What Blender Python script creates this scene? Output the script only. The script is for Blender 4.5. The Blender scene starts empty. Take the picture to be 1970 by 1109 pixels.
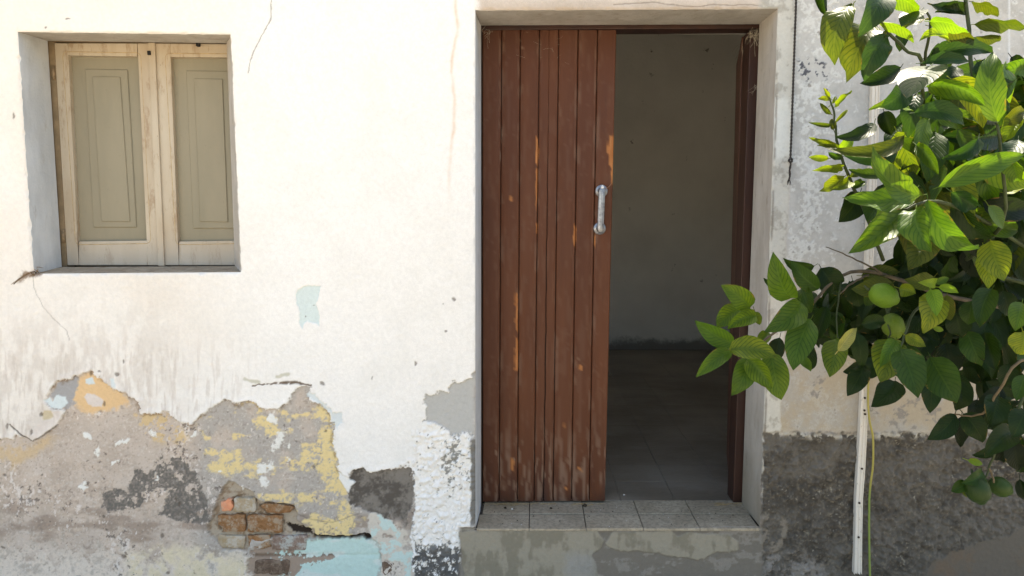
import bpy, bmesh, math, random
import numpy as np
from mathutils import Vector, Matrix

random.seed(7)
RNG = np.random.RandomState(11)
S = bpy.context.scene
COL = S.collection
R = math.radians

# ------------------------------------------------------------------ camera
F, CX, CY = 1400.0, 1030.0, 554.5          # in photograph pixels (1970 x 1109)
PITCH = R(5.1)
CAM = np.array([0.0, -2.9, 1.62])
FWD = np.array([0, math.cos(PITCH), -math.sin(PITCH)])
UP = np.array([0, math.sin(PITCH), math.cos(PITCH)])
RIGHT = np.array([1.0, 0, 0])
cam = bpy.data.cameras.new('camera')
cam.sensor_width = 36.0
cam.lens = F / 1970.0 * 36.0
cam.shift_x = (985.0 - CX) / 1970.0
cam.clip_start, cam.clip_end = 0.05, 600
camo = bpy.data.objects.new('camera', cam)
COL.objects.link(camo)
camo.location = CAM
camo.rotation_euler = (R(90) - PITCH, 0, 0)
S.camera = camo

# ------------------------------------------------------------------ sky, sun, exposure
SUN_EL, SUN_AZ = R(63), R(24)               # sun stands behind the house, a little to the right
w = bpy.data.worlds.new('World')
S.world = w
w.use_nodes = True
nt = w.node_tree
bg = nt.nodes['Background']
sky = nt.nodes.new('ShaderNodeTexSky')
sky.sky_type = 'NISHITA'
sky.sun_disc = False
sky.sun_elevation = SUN_EL
sky.sun_rotation = SUN_AZ
sky.dust_density = 3.0
sky.air_density = 1.0
sky.ozone_density = 0.6
nt.links.new(sky.outputs[0], bg.inputs[0])
bg.inputs[1].default_value = 0.14
sl = bpy.data.lights.new('sun', 'SUN')
sl.energy = 4.2
sl.angle = R(0.53)
sl.color = (1.0, 0.93, 0.82)
so = bpy.data.objects.new('sun', sl)
COL.objects.link(so)
sdir = Vector((math.sin(SUN_AZ) * math.cos(SUN_EL), math.cos(SUN_AZ) * math.cos(SUN_EL), math.sin(SUN_EL)))
so.rotation_euler = sdir.to_track_quat('Z', 'Y').to_euler()
so.location = (2, 6, 9)
S.view_settings.view_transform = 'Standard'
S.view_settings.look = 'None'
S.view_settings.gamma = 1
S.view_settings.exposure = 1.85
S.view_settings.use_white_balance = True
S.view_settings.white_balance_temperature = 7000
S.view_settings.white_balance_tint = 6
S.cycles.max_bounces = 10
S.cycles.diffuse_bounces = 6
S.cycles.transmission_bounces = 6
S.cycles.use_denoising = True


# ------------------------------------------------------------------ helpers
def ray(px, py):
    return FWD * F + RIGHT * (px - CX) - UP * (py - CY)


def P(px, py, y=0.0):
    d = ray(px, py)
    return Vector(CAM + d * ((y - CAM[1]) / d[1]))


def Pz(px, py, z):
    d = ray(px, py)
    return Vector(CAM + d * ((z - CAM[2]) / d[2]))


def project(x, y, z):
    dx, dy, dz = x - CAM[0], y - CAM[1], z - CAM[2]
    f = dy * FWD[1] + dz * FWD[2]
    u = dy * UP[1] + dz * UP[2]
    return CX + F * dx / f, CY - F * u / f


def lin(r, g, b, k=0.8):
    f = lambda c: ((c / 255 + 0.055) / 1.055) ** 2.4 if c > 10 else c / 255 / 12.92
    return (f(r) * k, f(g) * k, f(b) * k, 1)


def tag(o, label=None, cat=None, group=None, kind=None):
    if cat and not kind: kind = 'thing'
    if label: o['label'] = label
    if cat: o['category'] = cat
    if group: o['group'] = group
    if kind: o['kind'] = kind
    return o


def empty(name, loc=(0, 0, 0)):
    o = bpy.data.objects.new(name, None)
    o.empty_display_size = 0.05
    o.location = loc
    COL.objects.link(o)
    return o


def world_t(o):
    t = o.location.copy()
    if o.parent is not None:
        t += world_t(o.parent) + o.matrix_parent_inverse.translation
    return t


def link(name, me, mat=None, parent=None):
    if mat is not None and len(me.materials) == 0:
        me.materials.append(mat)
    o = bpy.data.objects.new(name, me)
    COL.objects.link(o)
    if parent is not None:
        o.parent = parent
        o.matrix_parent_inverse = Matrix.Translation(-world_t(parent))
    return o


def mesh(name, verts, faces, smooth=False):
    me = bpy.data.meshes.new(name)
    me.from_pydata([tuple(v) for v in verts], [], faces)
    me.update()
    if smooth:
        me.shade_smooth()
    return me


class MB:
    """collects shapes into one mesh"""
    def __init__(s):
        s.v, s.f = [], []

    def add(s, v, f):
        n = len(s.v)
        s.v += [Vector(a) for a in v]
        s.f += [tuple(i + n for i in q) for q in f]

    def box(s, a, b):
        x0, y0, z0 = a
        x1, y1, z1 = b
        s.add([(x0, y0, z0), (x1, y0, z0), (x1, y1, z0), (x0, y1, z0), (x0, y0, z1), (x1, y0, z1), (x1, y1, z1), (x0, y1, z1)],
              [(0, 3, 2, 1), (4, 5, 6, 7), (0, 1, 5, 4), (1, 2, 6, 5), (2, 3, 7, 6), (3, 0, 4, 7)])

    def tube(s, pts, rads, n=6, cap=True):
        pts = [Vector(p) for p in pts]
        if not hasattr(rads, '__len__'):
            rads = [rads] * len(pts)
        rings = []
        ref = Vector((0.31, 0.77, 0.55))
        for i, p in enumerate(pts):
            t = (pts[min(i + 1, len(pts) - 1)] - pts[max(i - 1, 0)]).normalized()
            a = t.cross(ref).normalized()
            b = t.cross(a)
            rings.append([p + (a * math.cos(2 * math.pi * k / n) + b * math.sin(2 * math.pi * k / n)) * rads[i] for k in range(n)])
        v = [q for r in rings for q in r]
        f = []
        for i in range(len(pts) - 1):
            for k in range(n):
                f.append((i * n + k, i * n + (k + 1) % n, (i + 1) * n + (k + 1) % n, (i + 1) * n + k))
        if cap:
            f.append(tuple(range(n))[::-1])
            f.append(tuple((len(pts) - 1) * n + k for k in range(n)))
        s.add(v, f)

    def build(s, name, mat, parent=None, smooth=False, bevel=0.0, seg=2):
        me = bpy.data.meshes.new(name)
        me.from_pydata([tuple(a) for a in s.v], [], s.f)
        bm = bmesh.new()
        bm.from_mesh(me)
        bmesh.ops.recalc_face_normals(bm, faces=bm.faces)
        if bevel:
            bmesh.ops.bevel(bm, geom=list(bm.edges), offset=bevel, segments=seg, affect='EDGES', profile=0.6)
        bm.to_mesh(me)
        bm.free()
        if smooth:
            me.shade_smooth()
        return link(name, me, mat, parent)


def slab(quad, yf, yb):
    """four photograph corners (tl, tr, br, bl) on the plane y=yf, extruded straight back to yb"""
    mb = MB()
    fr = [P(x, y, yf) for x, y in quad]
    bk = [Vector((p.x, yb, p.z)) for p in fr]
    mb.add(fr + bk, [(0, 1, 2, 3), (7, 6, 5, 4), (0, 4, 5, 1), (1, 5, 6, 2), (2, 6, 7, 3), (3, 7, 4, 0)])
    return mb


# value noise ------------------------------------------------------
LAT = RNG.rand(512, 512).astype(np.float32)


def vn(x, y, seed=0):
    x = x + seed * 37.31 + 1000.5
    y = y + seed * 91.17 + 1000.5
    xi = np.floor(x).astype(np.int32)
    yi = np.floor(y).astype(np.int32)
    fx = (x - xi).astype(np.float32)
    fy = (y - yi).astype(np.float32)
    fx = fx * fx * (3 - 2 * fx)
    fy = fy * fy * (3 - 2 * fy)
    x0, x1, y0, y1 = xi & 511, (xi + 1) & 511, yi & 511, (yi + 1) & 511
    return (LAT[x0, y0] * (1 - fx) + LAT[x1, y0] * fx) * (1 - fy) + (LAT[x0, y1] * (1 - fx) + LAT[x1, y1] * fx) * fy


def fbm(x, y, scale, octv=3, seed=0, gain=0.5):
    r, a, t = 0, 1.0, 0.0
    c, s_ = 0.8, 0.6
    u, v = x / scale, y / scale
    for k in range(octv):
        r = r + a * (vn(u, v, seed + k * 3) - 0.5)
        t += a
        a *= gain
        u, v = 2.03 * (c * u - s_ * v), 2.03 * (s_ * u + c * v)
    return r / t * 2.0            # about -1 .. 1, mostly within +-0.6


def sstep(a, b, x):
    t = np.clip((x - a) / (b - a), 0, 1)
    return t * t * (3 - 2 * t)


def sd(poly, x, y, far=60.0):
    """signed distance in photograph pixels, positive inside"""
    poly = np.array(poly, dtype=np.float32)
    out = np.full(x.shape, -far, np.float32)
    m = (x > poly[:, 0].min() - far) & (x < poly[:, 0].max() + far) & (y > poly[:, 1].min() - far) & (y < poly[:, 1].max() + far)
    X, Y = x[m].astype(np.float32), y[m].astype(np.float32)
    best = np.full(X.shape, 1e9, np.float32)
    ins = np.zeros(X.shape, bool)
    n = len(poly)
    for i in range(n):
        ax, ay = poly[i]
        bx, by = poly[(i + 1) % n]
        dx, dy = bx - ax, by - ay
        L = dx * dx + dy * dy + 1e-9
        t = np.clip(((X - ax) * dx + (Y - ay) * dy) / L, 0, 1)
        d = (X - ax - t * dx) ** 2 + (Y - ay - t * dy) ** 2
        np.minimum(best, d, out=best)
        if ay != by:
            c = ((ay > Y) != (by > Y)) & (X < (bx - ax) * (Y - ay) / (by - ay) + ax)
            ins ^= c
    d = np.sqrt(best)
    out[m] = np.clip(np.where(ins, d, -d), -far, far)
    return out


def line_d(pts, x, y, far=40.0):
    """distance to a polyline"""
    pts = np.array(pts, dtype=np.float32)
    out = np.full(x.shape, far, np.float32)
    m = (x > pts[:, 0].min() - far) & (x < pts[:, 0].max() + far) & (y > pts[:, 1].min() - far) & (y < pts[:, 1].max() + far)
    X, Y = x[m], y[m]
    best = np.full(X.shape, 1e9, np.float32)
    for i in range(len(pts) - 1):
        ax, ay = pts[i]
        dx, dy = pts[i + 1] - pts[i]
        t = np.clip(((X - ax) * dx + (Y - ay) * dy) / (dx * dx + dy * dy + 1e-9), 0, 1)
        np.minimum(best, (X - ax - t * dx) ** 2 + (Y - ay - t * dy) ** 2, out=best)
    out[m] = np.minimum(np.sqrt(best), far)
    return out


# ------------------------------------------------------------------ node helpers
class N:
    def __init__(s, name, rough=0.85, spec=0.3):
        s.m = bpy.data.materials.new(name)
        s.m.use_nodes = True
        s.t = s.m.node_tree
        s.b = s.t.nodes['Principled BSDF']
        s.b.inputs['Roughness'].default_value = rough
        s.b.inputs['Specular IOR Level'].default_value = spec
        s.out = s.t.nodes['Material Output']

    def n(s, typ, **kw):
        o = s.t.nodes.new(typ)
        for k, v in kw.items():
            setattr(o, k, v)
        return o

    def l(s, a, b):
        s.t.links.new(a, b)

    def val(s, sock, v):
        if hasattr(v, 'is_output') or isinstance(v, bpy.types.NodeSocket):
            s.l(v, sock)
        else:
            sock.default_value = v

    def math(s, op, a, b=0.0, c=0.0, clamp=False):
        o = s.n('ShaderNodeMath', operation=op, use_clamp=clamp)
        s.val(o.inputs[0], a)
        s.val(o.inputs[1], b)
        s.val(o.inputs[2], c)
        return o.outputs[0]

    def mix(s, fac, a, b, mode='MIX'):
        o = s.n('ShaderNodeMix', data_type='RGBA', blend_type=mode)
        s.val(o.inputs['Factor'], fac)
        s.val(o.inputs['A'], a)
        s.val(o.inputs['B'], b)
        return [q for q in o.outputs if q.type == 'RGBA'][0]

    def noise(s, scale, detail=3, rough=0.5, vec=None, dist=0.0):
        o = s.n('ShaderNodeTexNoise')
        o.inputs['Scale'].default_value = scale
        o.inputs['Detail'].default_value = detail
        o.inputs['Roughness'].default_value = rough
        o.inputs['Distortion'].default_value = dist
        s.l(vec if vec is not None else s.coord(), o.inputs['Vector'])
        return o.outputs['Fac']

    def coord(s, which='Object', scale=None):
        if not hasattr(s, '_tc'):
            s._tc = s.n('ShaderNodeTexCoord')
        v = s._tc.outputs[which]
        if scale:
            mp = s.n('ShaderNodeMapping')
            mp.inputs['Scale'].default_value = scale
            s.l(v, mp.inputs['Vector'])
            v = mp.outputs[0]
        return v

    def ramp(s, fac, lo, hi):
        o = s.n('ShaderNodeMapRange', interpolation_type='SMOOTHSTEP')
        s.val(o.inputs['Value'], fac)
        o.inputs['From Min'].default_value = lo
        o.inputs['From Max'].default_value = hi
        return o.outputs[0]

    def color(s, c):
        s.val(s.b.inputs['Base Color'], c)

    def bump(s, h, dist=0.001, strength=1.0):
        o = s.n('ShaderNodeBump')
        o.inputs['Strength'].default_value = strength
        o.inputs['Distance'].default_value = dist
        s.val(o.inputs['Height'], h)
        s.l(o.outputs[0], s.b.inputs['Normal'])

    def attr(s, name, typ='GEOMETRY'):
        return s.n('ShaderNodeAttribute', attribute_name=name, attribute_type=typ)


def simple(name, col, rough=0.8, spec=0.3, var=0.25, scale=30, bump=0.0, scale_v=None, metal=0.0):
    m = N(name, rough, spec)
    v = m.coord('Object', scale_v) if scale_v else None
    f = m.noise(scale, 5, 0.6, v)
    dark = tuple(c * (1 - var) for c in col[:3]) + (1,)
    lite = tuple(min(1, c * (1 + var)) for c in col[:3]) + (1,)
    m.color(m.mix(m.ramp(f, 0.3, 0.7), dark, lite))
    m.b.inputs['Metallic'].default_value = metal
    if bump:
        m.bump(m.noise(scale * 3, 4, 0.6, v), bump)
    return m.m


# ------------------------------------------------------------------ ground, roof, room
ground_m = N('pale_concrete', 0.9)
gf = ground_m.noise(1.3, 6, 0.6)
ground_m.color(ground_m.mix(ground_m.ramp(gf, 0.3, 0.7), (0.36, 0.31, 0.24, 1), (0.47, 0.41, 0.33, 1)))
ground_m.bump(ground_m.noise(60, 4), 0.003)
g = MB()
g.add([(-250, -250, 0), (250, -250, 0), (250, 250, 0), (-250, 250, 0)], [(0, 1, 2, 3)])
tag(g.build('ground', ground_m.m), kind='structure')

DEPTH_DOOR = 0.25
HOUSE_H = 4.2
ZS = P(1190, 1016).z                       # level of the door step
YB = Pz(1300, 671, ZS).y                   # back wall of the room
XR0, XR1, YI, ZC = -2.7, 2.6, 0.36, 3.75

room_m = N('old_room_paint', 0.9)
rc = room_m.mix(room_m.ramp(room_m.noise(1.1, 5, 0.6), 0.3, 0.7), (0.61, 0.59, 0.545, 1), (0.73, 0.71, 0.66, 1))
sp = room_m.math('MULTIPLY', room_m.ramp(room_m.noise(9.0, 4, 0.7), 0.66, 0.72), room_m.ramp(room_m.noise(2.3, 2), 0.45, 0.6))
rc = room_m.mix(room_m.math('MULTIPLY', sp, 0.75), rc, (0.08, 0.07, 0.06, 1))
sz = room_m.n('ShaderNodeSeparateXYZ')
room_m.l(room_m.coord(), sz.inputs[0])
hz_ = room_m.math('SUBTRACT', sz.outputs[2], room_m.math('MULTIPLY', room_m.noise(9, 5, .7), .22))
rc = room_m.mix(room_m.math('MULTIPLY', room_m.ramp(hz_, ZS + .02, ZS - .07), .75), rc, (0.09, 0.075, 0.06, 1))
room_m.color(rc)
room_m.bump(room_m.noise(40, 4), 0.002)
b = MB()
b.add([(XR0, YB, ZS - .05), (XR1, YB, ZS - .05), (XR1, YB, ZC), (XR0, YB, ZC)], [(0, 1, 2, 3)])
# unseen opening added in the left side wall to let daylight into the room
SW = (2.1, 3.6, ZS, 2.3)
def side_wall(mb_, x):
    for (ya, yb_, za, zb) in ((YI, SW[0], ZS - .05, ZC), (SW[1], YB, ZS - .05, ZC), (SW[0], SW[1], ZS - .05, SW[2]), (SW[0], SW[1], SW[3], ZC)):
        mb_.add([(x, ya, za), (x, yb_, za), (x, yb_, zb), (x, ya, zb)], [(0, 1, 2, 3)])
side_wall(b, XR0)
b.add([(XR1, YB, ZS - .05), (XR1, YI, ZS - .05), (XR1, YI, ZC), (XR1, YB, ZC)], [(0, 1, 2, 3)])
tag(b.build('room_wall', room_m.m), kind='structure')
b = MB()
b.add([(XR0, YI, ZC), (XR1, YI, ZC), (XR1, YB, ZC), (XR0, YB, ZC)], [(0, 1, 2, 3)])
tag(b.build('ceiling', room_m.m), kind='structure')
b = MB()
b.box((-4.3, 0.004, HOUSE_H - .13), (4.3, YB + .4, HOUSE_H))
tag(b.build('roof', ground_m.m), kind='structure')

# room floor: dark worn tiles, one by one where they can be made out, a plain bed below them
tile_dark = N('worn_floor_tile', 0.42, 0.35)
gp = tile_dark.n('ShaderNodeNewGeometry')
mpp = tile_dark.n('ShaderNodeMapping')
mpp.inputs['Scale'].default_value = (.6, 1, 1)
tile_dark.l(gp.outputs['Position'], mpp.inputs['Vector'])
geo_pos = mpp.outputs[0]
fc = tile_dark.mix(tile_dark.ramp(tile_dark.noise(2.2, 6, 0.65, geo_pos), 0.3, 0.7), (0.15, 0.122, 0.09, 1), (0.29, 0.245, 0.19, 1))
fl = tile_dark.ramp(tile_dark.noise(5, 6, 0.7, geo_pos), 0.52, 0.68)
fc = tile_dark.mix(tile_dark.math('MULTIPLY', fl, 0.5), fc, (0.30, 0.27, 0.22, 1))
oi = tile_dark.n('ShaderNodeObjectInfo')
fc = tile_dark.mix(tile_dark.math('MULTIPLY', oi.outputs['Random'], 0.10), fc, (0.07, 0.057, 0.043, 1))
tile_dark.color(fc)
tile_dark.bump(tile_dark.noise(35, 4), 0.002)
bed_m = simple('tile_bed', (0.11, 0.092, 0.07), 0.9)
b = MB()
b.add([(XR0, YI - .06, ZS - .012), (XR1, YI - .06, ZS - .012), (XR1, YB, ZS - .012), (XR0, YB, ZS - .012)], [(0, 1, 2, 3)])
floor = tag(b.build('room_floor', bed_m), kind='structure')
tl = 0.245
tmb = MB()
tmb.box((-tl / 2 + .0008, -tl / 2 + .0008, -.011), (tl / 2 - .0008, tl / 2 - .0008, 0))
proto_tile = tmb.build('tile', tile_dark.m, floor, bevel=.001, seg=1)
first = True
y = YI - .06 + tl / 2
while y < YB:
    d = y + 2.9
    x0 = 0.02 + math.floor((135 / 1400 * d - .2) / tl) * tl
    x = x0
    while x < 420 / 1400 * d + .3 and x < XR1 - .1:
        if first:
            t, first = proto_tile, False
        else:
            t = proto_tile.copy()
            COL.objects.link(t)
            t.parent = floor
        t.location = (x, y, ZS + random.uniform(-.0004, .0003))
        t.rotation_euler = (random.uniform(-.002, .002), random.uniform(-.002, .002), random.uniform(-.004, .004))
        x += tl
    y += tl

# ------------------------------------------------------------------ the house wall
# control lines of the wall grid: photograph pixels traced along the openings
def colline(p0, p1):
    a, b_ = P(*p0), P(*p1)
    k = (b_.x - a.x) / (b_.z - a.z)
    return lambda z: a.x + k * (z - a.z)


def rowline(p0, p1):
    a, b_ = P(*p0), P(*p1)
    k = (b_.z - a.z) / (b_.x - a.x)
    return lambda x: a.z + k * (x - a.x)


const = lambda c: (lambda t: c + 0 * t)
STEP = 0.0033
cols = [(const(-4.2), 0), (const(-2.3), .07), (colline((35, 62), (65, 527)), STEP), (colline((444, 67), (464, 524)), STEP),
        (colline((914.5, 19), (914.5, 1018)), STEP), (colline((1497, 17), (1462, 1013)), STEP), (const(2.15), STEP), (const(4.2), .07)]
rows = [(const(0.0), 0), (const(0.12), .06), (rowline((914.5, 1018.5), (1462, 1014)), STEP), (rowline((65, 527), (464, 524)), STEP),
        (rowline((35, 62), (444, 67)), STEP), (rowline((914.5, 20), (1497, 17)), STEP), (const(2.56), STEP), (const(HOUSE_H), .07)]


def params(lines, at):
    us, marks = [0.0], [0]
    for i in range(1, len(lines)):
        n = max(1, int(round((lines[i][0](at) - lines[i - 1][0](at)) / lines[i][1])))
        us += list(i - 1 + np.arange(1, n + 1) / n)
        marks.append(len(us) - 1)
    return np.array(us), marks


us, cm = params(cols, 1.4)
vs, rm = params(rows, 0.0)
ui, vi = np.clip(us.astype(int), 0, len(cols) - 2), np.clip(vs.astype(int), 0, len(rows) - 2)
uf, vf = us - ui, vs - vi
GX = np.tile(np.interp(us, range(len(cols)), [c[0](1.4) for c in cols]), (len(vs), 1))
GZ = np.tile(np.interp(vs, range(len(rows)), [r[0](0.0) for r in rows])[:, None], (1, len(us)))
for it in range(4):
    cx = np.stack([c[0](GZ) for c in cols])
    rz = np.stack([r[0](GX) for r in rows])
    jj, ii = np.meshgrid(np.arange(len(vs)), np.arange(len(us)), indexing='ij')
    NX = cx[ui[ii], jj, ii] * (1 - uf[ii]) + cx[ui[ii] + 1, jj, ii] * uf[ii]
    NZ = rz[vi[jj], jj, ii] * (1 - vf[jj]) + rz[vi[jj] + 1, jj, ii] * vf[jj]
    GX, GZ = NX, NZ
nr, nc = GX.shape
px, py = project(GX.ravel(), np.zeros(GX.size), GZ.ravel())
px = px.astype(np.float32)
py = py.astype(np.float32)
c0, c1, c2, c3 = cm[2], cm[3], cm[4], cm[5]      # window left/right, door left/right
r0, r1, r2, r3 = rm[2], rm[3], rm[4], rm[5]      # door bottom, window bottom, window top, door top

def box_poly(x0, y0, x1, y1, c=3):
    return [(x0 + c, y0), (x1 - c, y0 + 1), (x1, y0 + c), (x1 - 1, y1 - c), (x1 - c, y1), (x0 + c, y1 - 1), (x0, y1 - c), (x0 + 1, y0 + c)]


# ---- masks, all on the wall, in photograph pixels (about 2 mm each)
w1x, w1y = fbm(px, py, 30, 3, 1), fbm(px, py, 30, 3, 2)
w2x, w2y = fbm(px, py, 8, 3, 3), fbm(px, py, 8, 3, 4)
w3x, w3y = fbm(px, py, 2.6, 2, 5), fbm(px, py, 2.6, 2, 6)
wx, wy = px + 9 * w1x + 5 * w2x + 2.6 * w3x, py + 9 * w1y + 5 * w2y + 2.6 * w3y          # jagged
sx, sy = px + 4 * w1x + 2.5 * w2x, py + 4 * w1y + 2.5 * w2y      # slightly jagged
nA, nB, nC = fbm(px, py, 60, 6, 21, .6), fbm(px, py, 22, 5, 22, .62), fbm(px, py, 7, 3, 23, .65)
nD = fbm(px, py * .35, 10, 4, 24)                                 # vertical streaks
nE = fbm(px * .3, py, 14, 4, 25)                                  # horizontal streaks
nF = fbm(px, py, 150, 3, 26)
fine = fbm(px, py, 3.2, 2, 27)

edge = lambda poly, wdt=2.0, X=None, Y=None: sstep(-wdt, wdt, sd(poly, wx if X is None else X, wy if Y is None else Y))
L = []                                            # (name, colour, mask, soft)
Hh = np.zeros(px.size, np.float32)                # relief in metres, towards the camera


def layer(name, colr, mask, h=None, level=None):
    """mask paints; h adds relief; level sets the relief"""
    global Hh
    L.append((name, colr, np.clip(mask, 0, 1).astype(np.float32)))
    if h is not None:
        Hh = Hh + mask * h
    if level is not None:
        Hh = Hh * (1 - mask) + mask * level


left = 1 - sstep(905, 925, px)
right = sstep(1455, 1470, px)
low = sstep(700, 1100, py)
# base coat variations
grey_side = sstep(350, 400, px + 25 * nB) * left
layer('greyer', lin(188, 179, 168), grey_side * sstep(-.25, .3, nA + .35))
layer('pink_stain', lin(216, 196, 176), left * (1 - grey_side) * sstep(-.15, .3, nB * .6 + nA) * .6)
layer('brown_stain', lin(150, 130, 112), left * sstep(.0, .5, .8 * nE + .35 * nA + .5 * np.exp(-((py - 1010) / 35) ** 2) - .2) * sstep(900, 1000, py) * .6)
layer('pale_wash', lin(244, 230, 212), left * sstep(-.3, .3, nB + .5 * nC + .012 * (py - 1062)) * sstep(1010, 1060, py) * .7)
layer('grime', lin(140, 128, 116), left * low * sstep(.0, .5, nB + .6 * nC) * .45)
layer('sandy', lin(232, 222, 208), left * sstep(.22, .5, fine * .7 + nC * .5) * .40)
layer('sandy_dark', lin(132, 120, 108), left * sstep(.25, .55, fbm(px, py, 3.5, 2, 28) * .7 - nC * .5) * .40)
layer('cream_wash', lin(238, 222, 186), edge([(240, 1068), (300, 1050), (390, 1056), (470, 1075), (480, 1130), (250, 1130)], 14) * sstep(-.35, .1, nB) * .75)
layer('scratches', lin(238, 226, 214), left * sstep(.36, .46, fbm(px, py * .6, 6, 4, 41, .7) * .8 + .55 * nA + .15 * nF) * sstep(720, 760, py) * .8, h=.0005)
layer('dark_flecks', lin(96, 86, 78), left * sstep(.50, .60, fbm(px, py, 8, 4, 43, .65) + .55 * nA) * sstep(760, 800, py) * .7, h=-.001)

# ochre and yellow limewashes
OC = [(148, 733), (175, 721), (197, 727), (232, 754), (250, 778), (216, 792), (168, 792), (142, 772), (152, 745)]
layer('ochre', lin(238, 200, 150), edge(OC, 6) * sstep(-.5, -.2, nB + .012 * (778 - py)))
layer('grey_spot', lin(176, 172, 168), edge([(98, 757), (118, 737), (152, 727), (155, 745), (146, 778), (128, 786), (110, 770)], 3))
YB_ = [(375, 812), (410, 785), (470, 770), (560, 770), (600, 757), (636, 800), (648, 870), (662, 930), (668, 960), (684, 985), (706, 1000),
       (706, 1022), (690, 1034), (612, 1034), (590, 1016), (566, 985), (500, 965), (470, 930), (402, 902), (392, 860)]
yl = edge(YB_, 5) * sstep(-.04, .22, nE * .8 + nB * .7 + .25 * np.exp(-((px - 635) / 40) ** 2) + .32 * np.exp(-((px - 655) / 22) ** 2) * sstep(930, 950, py)
                         + .10 * np.exp(-((py - 905) / 40) ** 2) - .10)
layer('yellow', lin(240, 216, 158), yl * sstep(-.62, .10, nC + .7 * fine + .6 * nB))
layer('yellow_far', lin(228, 196, 140), edge([(262, 795), (320, 790), (345, 815), (360, 850), (300, 850), (268, 835)], 6) * sstep(-.1, .15, nB + .5 * nC) * .8)
layer('yellow_edge', lin(222, 190, 140), edge([(-30, 870), (30, 850), (90, 840), (110, 848), (60, 880), (30, 900), (-30, 915)], 10) * sstep(-.3, .2, nB) * .65)

# dark bare render
DL = [(192, 951), (214, 946), (236, 940), (252, 948), (251, 920), (257, 908), (282, 909), (296, 903), (300, 885), (312, 879), (326, 887), (345, 884), (356, 890),
      (380, 907), (387, 935), (400, 965), (402, 1006), (372, 1010), (345, 1002), (322, 992), (304, 990), (318, 981), (317, 961), (326, 950), (306, 943),
      (290, 945), (284, 957), (274, 962), (268, 976), (236, 984), (200, 988), (193, 970)]
dl = edge(DL, 1.5) * sstep(-.34, -.20, nC * .8 + nB * .9 + .08) * np.clip(.9 + .4 * fine, 0, 1)
layer('dark_render', lin(118, 112, 104), dl, h=-.0016)
DC = [(666, 929), (680, 908), (693, 902), (720, 907), (760, 900), (797, 895), (798, 945), (789, 975), (786, 1024), (747, 1010), (708, 990), (672, 968), (664, 950)]
dc = edge(DC, 1.5)
layer('grey_cement', lin(140, 132, 122), dc * sstep(-.6, .2, nA), level=-.006)
layer('dark_cement', lin(98, 91, 83), dc * sstep(-.35, .4, nB + .006 * (750 - px) + .3 * nC + .3 * fine))
GP = [(820, 760), (846, 755), (862, 757), (868, 738), (892, 735), (905, 722), (925, 708), (925, 838), (870, 835), (855, 822), (815, 812), (818, 790)]
# hole with bricks
BH = [(418, 960), (412, 978), (405, 1000), (398, 1015), (402, 1030), (416, 1044), (425, 1056), (440, 1062), (455, 1058), (475, 1062), (480, 1040), (545, 1036),
      (602, 1036), (612, 1034), (604, 1021), (586, 1014), (574, 1006), (571, 985), (563, 972), (530, 967), (500, 966), (488, 960), (486, 948), (468, 938), (440, 926), (430, 938)]
bh = edge(BH, 2.0, sx, sy)
layer('mortar', lin(186, 172, 152), bh, level=-.018)
BR = [box_poly(475, 992, 543, 1026, 4), [(417, 1005), (421, 991), (440, 991), (464, 993), (471, 1008), (466, 1020), (448, 1024), (424, 1024)], [(499, 976), (508, 970), (530, 970), (566, 976), (558, 986), (540, 990), (514, 987)],
      [(425, 964), (434, 958), (446, 962), (447, 975), (443, 984), (434, 984), (425, 979)], [(449, 960), (470, 957), (486, 962), (488, 978), (478, 986), (458, 987), (448, 983)]]
jd = np.zeros(px.size, np.float32)
for bp in BR:
    q_ = np.abs(sd(bp, sx, sy) + 1.5)
    jd = np.maximum(jd, sstep(3.2, 1.0, q_))
layer('mortar_dirt', lin(140, 112, 82), bh * sstep(-.05, .5, nC + nB) * .7)
layer('joint_shadow', lin(92, 72, 52), bh * jd * sstep(-.25, .3, nB + .5 * nC) * .6, h=-.004)  # shadow gaps round the bricks, painted as dark bands
TZ = [(476, 1052), (500, 1050), (520, 1038), (590, 1034), (612, 1035), (700, 1033), (722, 1040), (728, 1065), (731, 1090), (728, 1160), (480, 1160), (474, 1090)]
tz = edge(TZ, 4.0) * sstep(-.3, .0, nB + .012 * (px - 490))
course = np.maximum(np.exp(-((py - 1069 - 3 * nB) / 3.5) ** 2), 0)
layer('old_brickwork', lin(172, 152, 134), tz, level=-.008)
layer('old_joint', lin(112, 94, 78), tz * course * .8, h=-.003)
tq = tz * sstep(-.05, .05, nB * .8 + .5 * nC + .0105 * (px - 560) * (1 - .5 * sstep(640, 700, px)) + .25 * np.exp(-((py - 1052) / 8) ** 2) - .85 * np.exp(-(((px - 620) / 70) ** 2 + ((py - 1074 + .12 * (px - 640)) / 8) ** 2)) - .25 * sstep(.1, .4, nA) - .5 * np.exp(-(((px - 728) / 14) ** 2 + ((py - 1075) / 18) ** 2)))
layer('turquoise', lin(206, 230, 220), tq, h=.002)
layer('turquoise_rim', lin(120, 96, 76), tz * (1 - np.abs(tq - .5) * 2) * .55)
layer('turquoise_wear', lin(228, 234, 226), tq * sstep(.1, .35, nE) * .7)
CR = [(706, 996), (722, 992), (745, 1000), (760, 1016), (786, 1026), (796, 1040), (798, 1160), (738, 1160), (730, 1062), (722, 1040), (712, 1020)]
crm = edge(CR, 2)
layer('crumbled_lime', lin(222, 212, 196), crm * sstep(-.35, -.1, nB + .5 * nC - .006 * (py - 1060)), level=.001)
layer('crumbled_turquoise', lin(210, 230, 222), crm * sstep(.12, .2, nB + .3 * nC + .25 * np.exp(-(((px - 728) / 25) ** 2 + ((py - 1005) / 18) ** 2))) * .9)
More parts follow.
